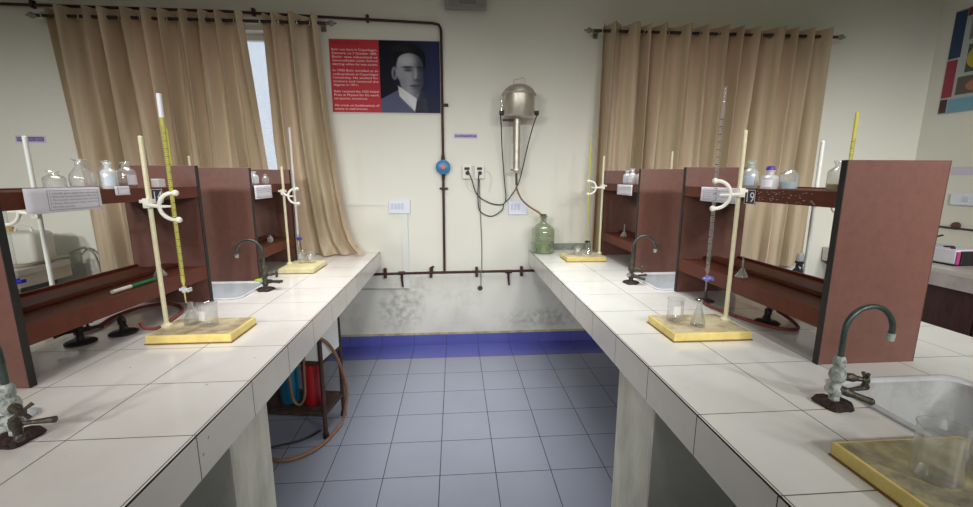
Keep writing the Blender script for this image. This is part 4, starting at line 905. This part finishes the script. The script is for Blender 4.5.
# ------------------------------------------------------------------ left background
DOOR = mat('brown_cabinet_wood', (74, 46, 40), .5, noise_amt=.7, scale=10, col2=(46, 26, 24), stretch=(6, 6, .6))
t = thing('wall_counter', 'white counter along the left wall carrying the plastic can', 'counter', (-3.65, -1.8, 0))
obj('worktop', box(-.64, .60, -1.6, 1.60, .862, .902), mat('white_counter_top', (214, 210, 202), .3, noise_amt=.3, scale=4), t)
obj('fascia', box(.585, .598, -1.6, 1.60, .770, .861), mat('stained_white_tile', (206, 198, 182), .4, noise_amt=.6, scale=5, col2=(176, 156, 112)), t)
obj('cabinet', box(-.64, .53, -1.55, 1.54, 0, .861), mat('dark_green_grey_panel', (86, 92, 76), .7), t)
t = thing('plastic_can', 'white plastic can with a handle on the counter at left', 'can', (-3.235, -.33, .9025))
b = box(-.135, .135, -.10, .10, 0, .25, .035, 4); obj('can_body', b, mat('milky_plastic', (214, 214, 204), .4), t, smooth=True)
b = bmesh.new(); tube(b, smooth_pts([(-.06, 0, .245), (-.05, 0, .275), (0, 0, .285), (.05, 0, .275), (.06, 0, .245)], 4), .010, 8); obj('handle', b, MATS['milky_plastic'], t, smooth=True)
b = bmesh.new(); lathe(b, [(0, .25), (.024, .25), (.024, .285), (0, .286)], n=14); bmesh.ops.translate(b, vec=(-.095, 0, 0), verts=b.verts[:]); obj('cap', b, mat('ochre_cap', (196, 160, 84), .5), t, smooth=True)
hose([(-3.34, -.50, .918), (-3.22, -.55, .918), (-3.10, -.50, .918), (-3.09, -.35, .925), (-3.06, -.2, .93)], .014, mat('grey_green_rubber', (150, 148, 128), .6), 'grey-green tubing lying in front of the white plastic can')
hose([(-3.11, -.12, .95), (-3.05, -.05, .975), (-2.99, -.045, .93), (-2.965, -.045, .85), (-2.95, -.045, .70), (-2.945, -.045, .45)], .008, mat('grey_steel_pipe', (130, 128, 120), .5, metal=.4), 'thin grey pipe bending down the wall left of the curtain', 'pipe', name='bent_pipe')
b = bmesh.new(); bmesh.ops.create_icosphere(b, subdivisions=3, radius=1); 
for v in b.verts: v.co = Vector((v.co.x*.15*(1+.15*noise.noise(v.co*2)), v.co.y*.12, max(v.co.z, -.55)*.085*(1+.25*noise.noise(v.co*3))+.048))
o = obj('dark_bag', b, mat('dark_grey_cloth', (70, 62, 66), .8, noise_amt=.5, scale=12), None, smooth=True); o.location = (-3.30, -.82, .903); tag(o, 'dark grey cloth bag on the counter at the far left edge', 'bag')

# ------------------------------------------------------------------ right background
t = thing('wall_counter', 'white-topped counter with brown doors along the right wall', 'counter', (4.1, -2.0, 0))
obj('worktop', box(-.41, .40, -2.2, 1.98, .872, .902), mat('white_counter_top', (214, 210, 202), .3), t)
obj('fascia', box(-.41, -.395, -2.2, 1.98, .772, .8715), mat('pinkish_white_tile', (206, 196, 192), .4, noise_amt=.4, scale=5), t)
b = obj('cabinet', box(-.36, .40, -2.15, 1.95, 0, .8715), MATS['brown_cabinet_wood'], t)
for k in range(7): obj('door', box(-.376, -.361, -2.1+k*.57, -2.1+k*.57+.555, .03, .765, .002, 1), MATS['brown_cabinet_wood'], t)
t = thing('projector', 'white projector with a black side on the right wall counter', 'projector', (4.03, -.85, .9025), 0.0)
obj('case', box(-.13, .12, -.10, .22, .010, .125, .012, 3), mat('cool_white_case', (216, 216, 226), .4), t, smooth=True)
obj('black_side', box(-.10, .128, -.116, -.094, .004, .115, .008), BLACK, t)
obj('magenta_strip', box(-.128, -.102, -.108, -.096, .012, .110, .002, 1), mat('magenta_plastic', (170, 60, 120), .4), t)
b = bmesh.new(); bx(b, -.06, .0, .02, .05, .1245, .135); tube(b, [(-.09, -.04, .125), (-.09, -.04, .138)], .014, 12); obj('button', b, BLACK, t)
obj('base_edge', box(-.132, .125, -.10, .222, 0, .010), BLACK, t)
hose([(3.86, -.74, 1.035), (3.93, -.72, 1.04), (4.1, -.62, 1.075), (4.25, -.56, 1.085)], .008, CORD, 'black lead resting over the white projector', 'cable', name='black_lead')
cable([(4.505, -.04, 1.13), (4.505, -.3, 1.13), (4.505, -.9, 1.125), (4.505, -1.6, 1.12)], .008, CORD, 'black cable run along the right wall above the projector', 'wall_cable')
b = bmesh.new(); lathe(b, [(0, 0), (.035, 0), (.032, .016), (0, .02)], n=16, M=Matrix.Translation((4.519, -.44, 1.150)) @ Matrix.Rotation(-PI/2, 4, 'Y')); tag(obj('junction_disc', b, mat('dark_red_brown_cap', (80, 50, 50), .5), None, smooth=True), 'dark round junction disc on the black cable, right wall', 'junction box')
t = thing('switch_board', 'white switch board on the right wall above the black cable', 'switch board', (4.52, -.40, 1.335), 0, 'white switch boards on the walls')
obj('plate', box(-.035, -.001, -.42, .02, 0, .10, .004), mat('cool_white_plastic', (222, 226, 240), .35), t)
for k in range(3): obj('switch', box(-.041, -.0345, -.12-k*.09, -.07-k*.09, .03, .075, .002, 1), MATS['switch_white'], t)
t = thing('wall_sign', 'lilac strip sign on the right wall beyond the tall end panel', 'sign', (4.52, -.33, 1.592))
obj('plate', box(-.004, -.0005, -.60, .01, 0, .070), mat('lilac_strip', (204, 198, 218), .6), t)
# framed chart on the right wall
t = thing('wall_chart', 'colourful picture chart high on the right wall, cut by the frame', 'poster', (4.52, -.15, 2.135))
obj('backing', box(-.010, -.0005, -.95, .02, 0, .87), mat('chart_grey', (170, 182, 180), .4), t)
def patch(y0, y1, z0, z1, c, nm): obj(nm, box(-.0125, -.010, y0, y1, z0, z1), mat('chart_'+nm, c, .5), t)
patch(-.075, .015, .47, .86, (38, 58, 92), 'blue_strip'); patch(-.065, .015, .14, .455, (150, 50, 72), 'red_strip'); patch(-.04, .015, .01, .125, (70, 40, 48), 'brown_strip')
patch(-.60, -.05, .005, .12, (110, 160, 180), 'pale_blue_field'); patch(-.60, -.09, .15, .30, (96, 84, 80), 'brown_picture'); patch(-.60, -.13, .33, .56, (70, 78, 70), 'green_picture'); patch(-.60, -.12, .60, .80, (120, 110, 112), 'grey_picture'); patch(-.60, -.08, .80, .865, (130, 40, 50), 'red_header')
b = bmesh.new(); lathe(b, [(0, 0), (1, 0), (1, .0015), (0, .0015)], n=28, M=Matrix.Translation((-.0125, -.24, .445)) @ Matrix.Diagonal((1, .11, .10, 1)) @ Matrix.Rotation(-PI/2, 4, 'Y')); obj('yellow_disc', b, mat('chart_yellow', (170, 160, 60), .4), t)
b = bmesh.new(); lathe(b, [(0, 0), (1, 0), (1, .0015), (0, .0015)], n=28, M=Matrix.Translation((-.0125, -.26, .215)) @ Matrix.Diagonal((1, .10, .05, 1)) @ Matrix.Rotation(-PI/2, 4, 'Y')); obj('orange_disc', b, mat('chart_orange', (170, 110, 70), .4), t)
b = bmesh.new(); lathe(b, [(0, 0), (1, 0), (1, .0015), (0, .0015)], n=28, M=Matrix.Translation((-.0125, -.22, .70)) @ Matrix.Diagonal((1, .06, .08, 1)) @ Matrix.Rotation(-PI/2, 4, 'Y')); obj('pale_disc', b, mat('chart_pale', (176, 170, 160), .4), t)

# ------------------------------------------------------------------ trolley under the left bench
t = thing('cylinder_trolley', 'rusty metal trolley with a blue and a red cylinder under the left bench', 'trolley', (-.905, -1.265, 0), -0.17)
FR = mat('rusty_dark_frame', (74, 54, 46), .6, metal=.2, noise_amt=.8, scale=20, col2=(34, 28, 28))
for sx in (-1, 1):
    for sy in (-1, 1):
        top = .70 if sx > 0 else .60
        b = bmesh.new(); tube(b, smooth_pts([(sx*.225, sy*.125, .012), (sx*.225, sy*.125, top-.05), (sx*.215, sy*.115, top-.01), (sx*.20, sy*.10, top)], 4), .013, 10)
        l = obj('leg', b, FR, t, smooth=True)
        b = bmesh.new(); tube(b, [(sx*.225, sy*.125, 0), (sx*.225, sy*.125, .03)], .018, 10); obj('foot', b, BLACK, l, smooth=True)
for zz in (.15, .482):
    for k in (-1, 1):
        b = bmesh.new(); tube(b, [(-.225, k*.125, zz), (.225, k*.125, zz)], .010, 8); obj('cross_bar', b, FR, t, smooth=True)
        b = bmesh.new(); tube(b, [(k*.225, -.125, zz), (k*.225, .125, zz)], .010, 8); obj('cross_bar', b, FR, t, smooth=True)
obj('platform', box(-.22, .22, -.12, .12, .160, .175), FR, t)
for x, c, nm in ((.105, (158, 26, 32), 'red_cylinder'), (-.045, (30, 108, 144), 'blue_cylinder')):
    b = bmesh.new(); lathe(b, [(0, .176), (.056, .176), (.060, .184), (.060, .42), (.050, .455), (.018, .470), (.014, .488), (0, .489)], n=28); bmesh.ops.translate(b, vec=(x, -.02, 0), verts=b.verts[:]); obj(nm, b, mat(nm+'_paint', c, .35, noise_amt=.3, scale=10), t, smooth=True)
cb = obj('control_box', box(-.20, .235, -.128, .105, .496, .735, .006), mat('white_metal_box', (226, 230, 226), .4), t)
b = bmesh.new()
for k in range(3): tube(b, [(.125+k*.033, -.1275, .61+k*.006), (.125+k*.033, -.1325, .61+k*.006)], .0075, 10)
obj('vent_hole', b, BLACK, cb)
b = bmesh.new(); tube(b, smooth_pts([(.19, -.130, .66), (.215, -.158, .665), (.262, -.10, .60), (.285, -.02, .45), (.30, .03, .25), (.285, .02, .10), (.262, -.02, .015), (.235, -.23, .012), (.13, -.355, .012), (0, -.355, .012), (-.14, -.27, .012), (-.20, -.17, .012)], 6), .010, 10); obj('brown_hose', b, BRNH, t, smooth=True)
b = bmesh.new(); tube(b, smooth_pts([(.02, -.135, .52), (.03, -.14, .40), (.045, -.145, .26), (.08, -.14, .22), (.115, -.135, .28), (.12, -.13, .45), (.13, -.135, .52)], 6), .008, 10); obj('looped_hose', b, BRNH, t, smooth=True)
cable([(-1.10, -1.56, .008), (-.98, -1.505, .008), (-.87, -1.468, .008), (-.80, -1.42, .008), (-.76, -1.36, .008)], .006, CORD, 'black cable on the floor in front of the trolley', 'floor_cable')
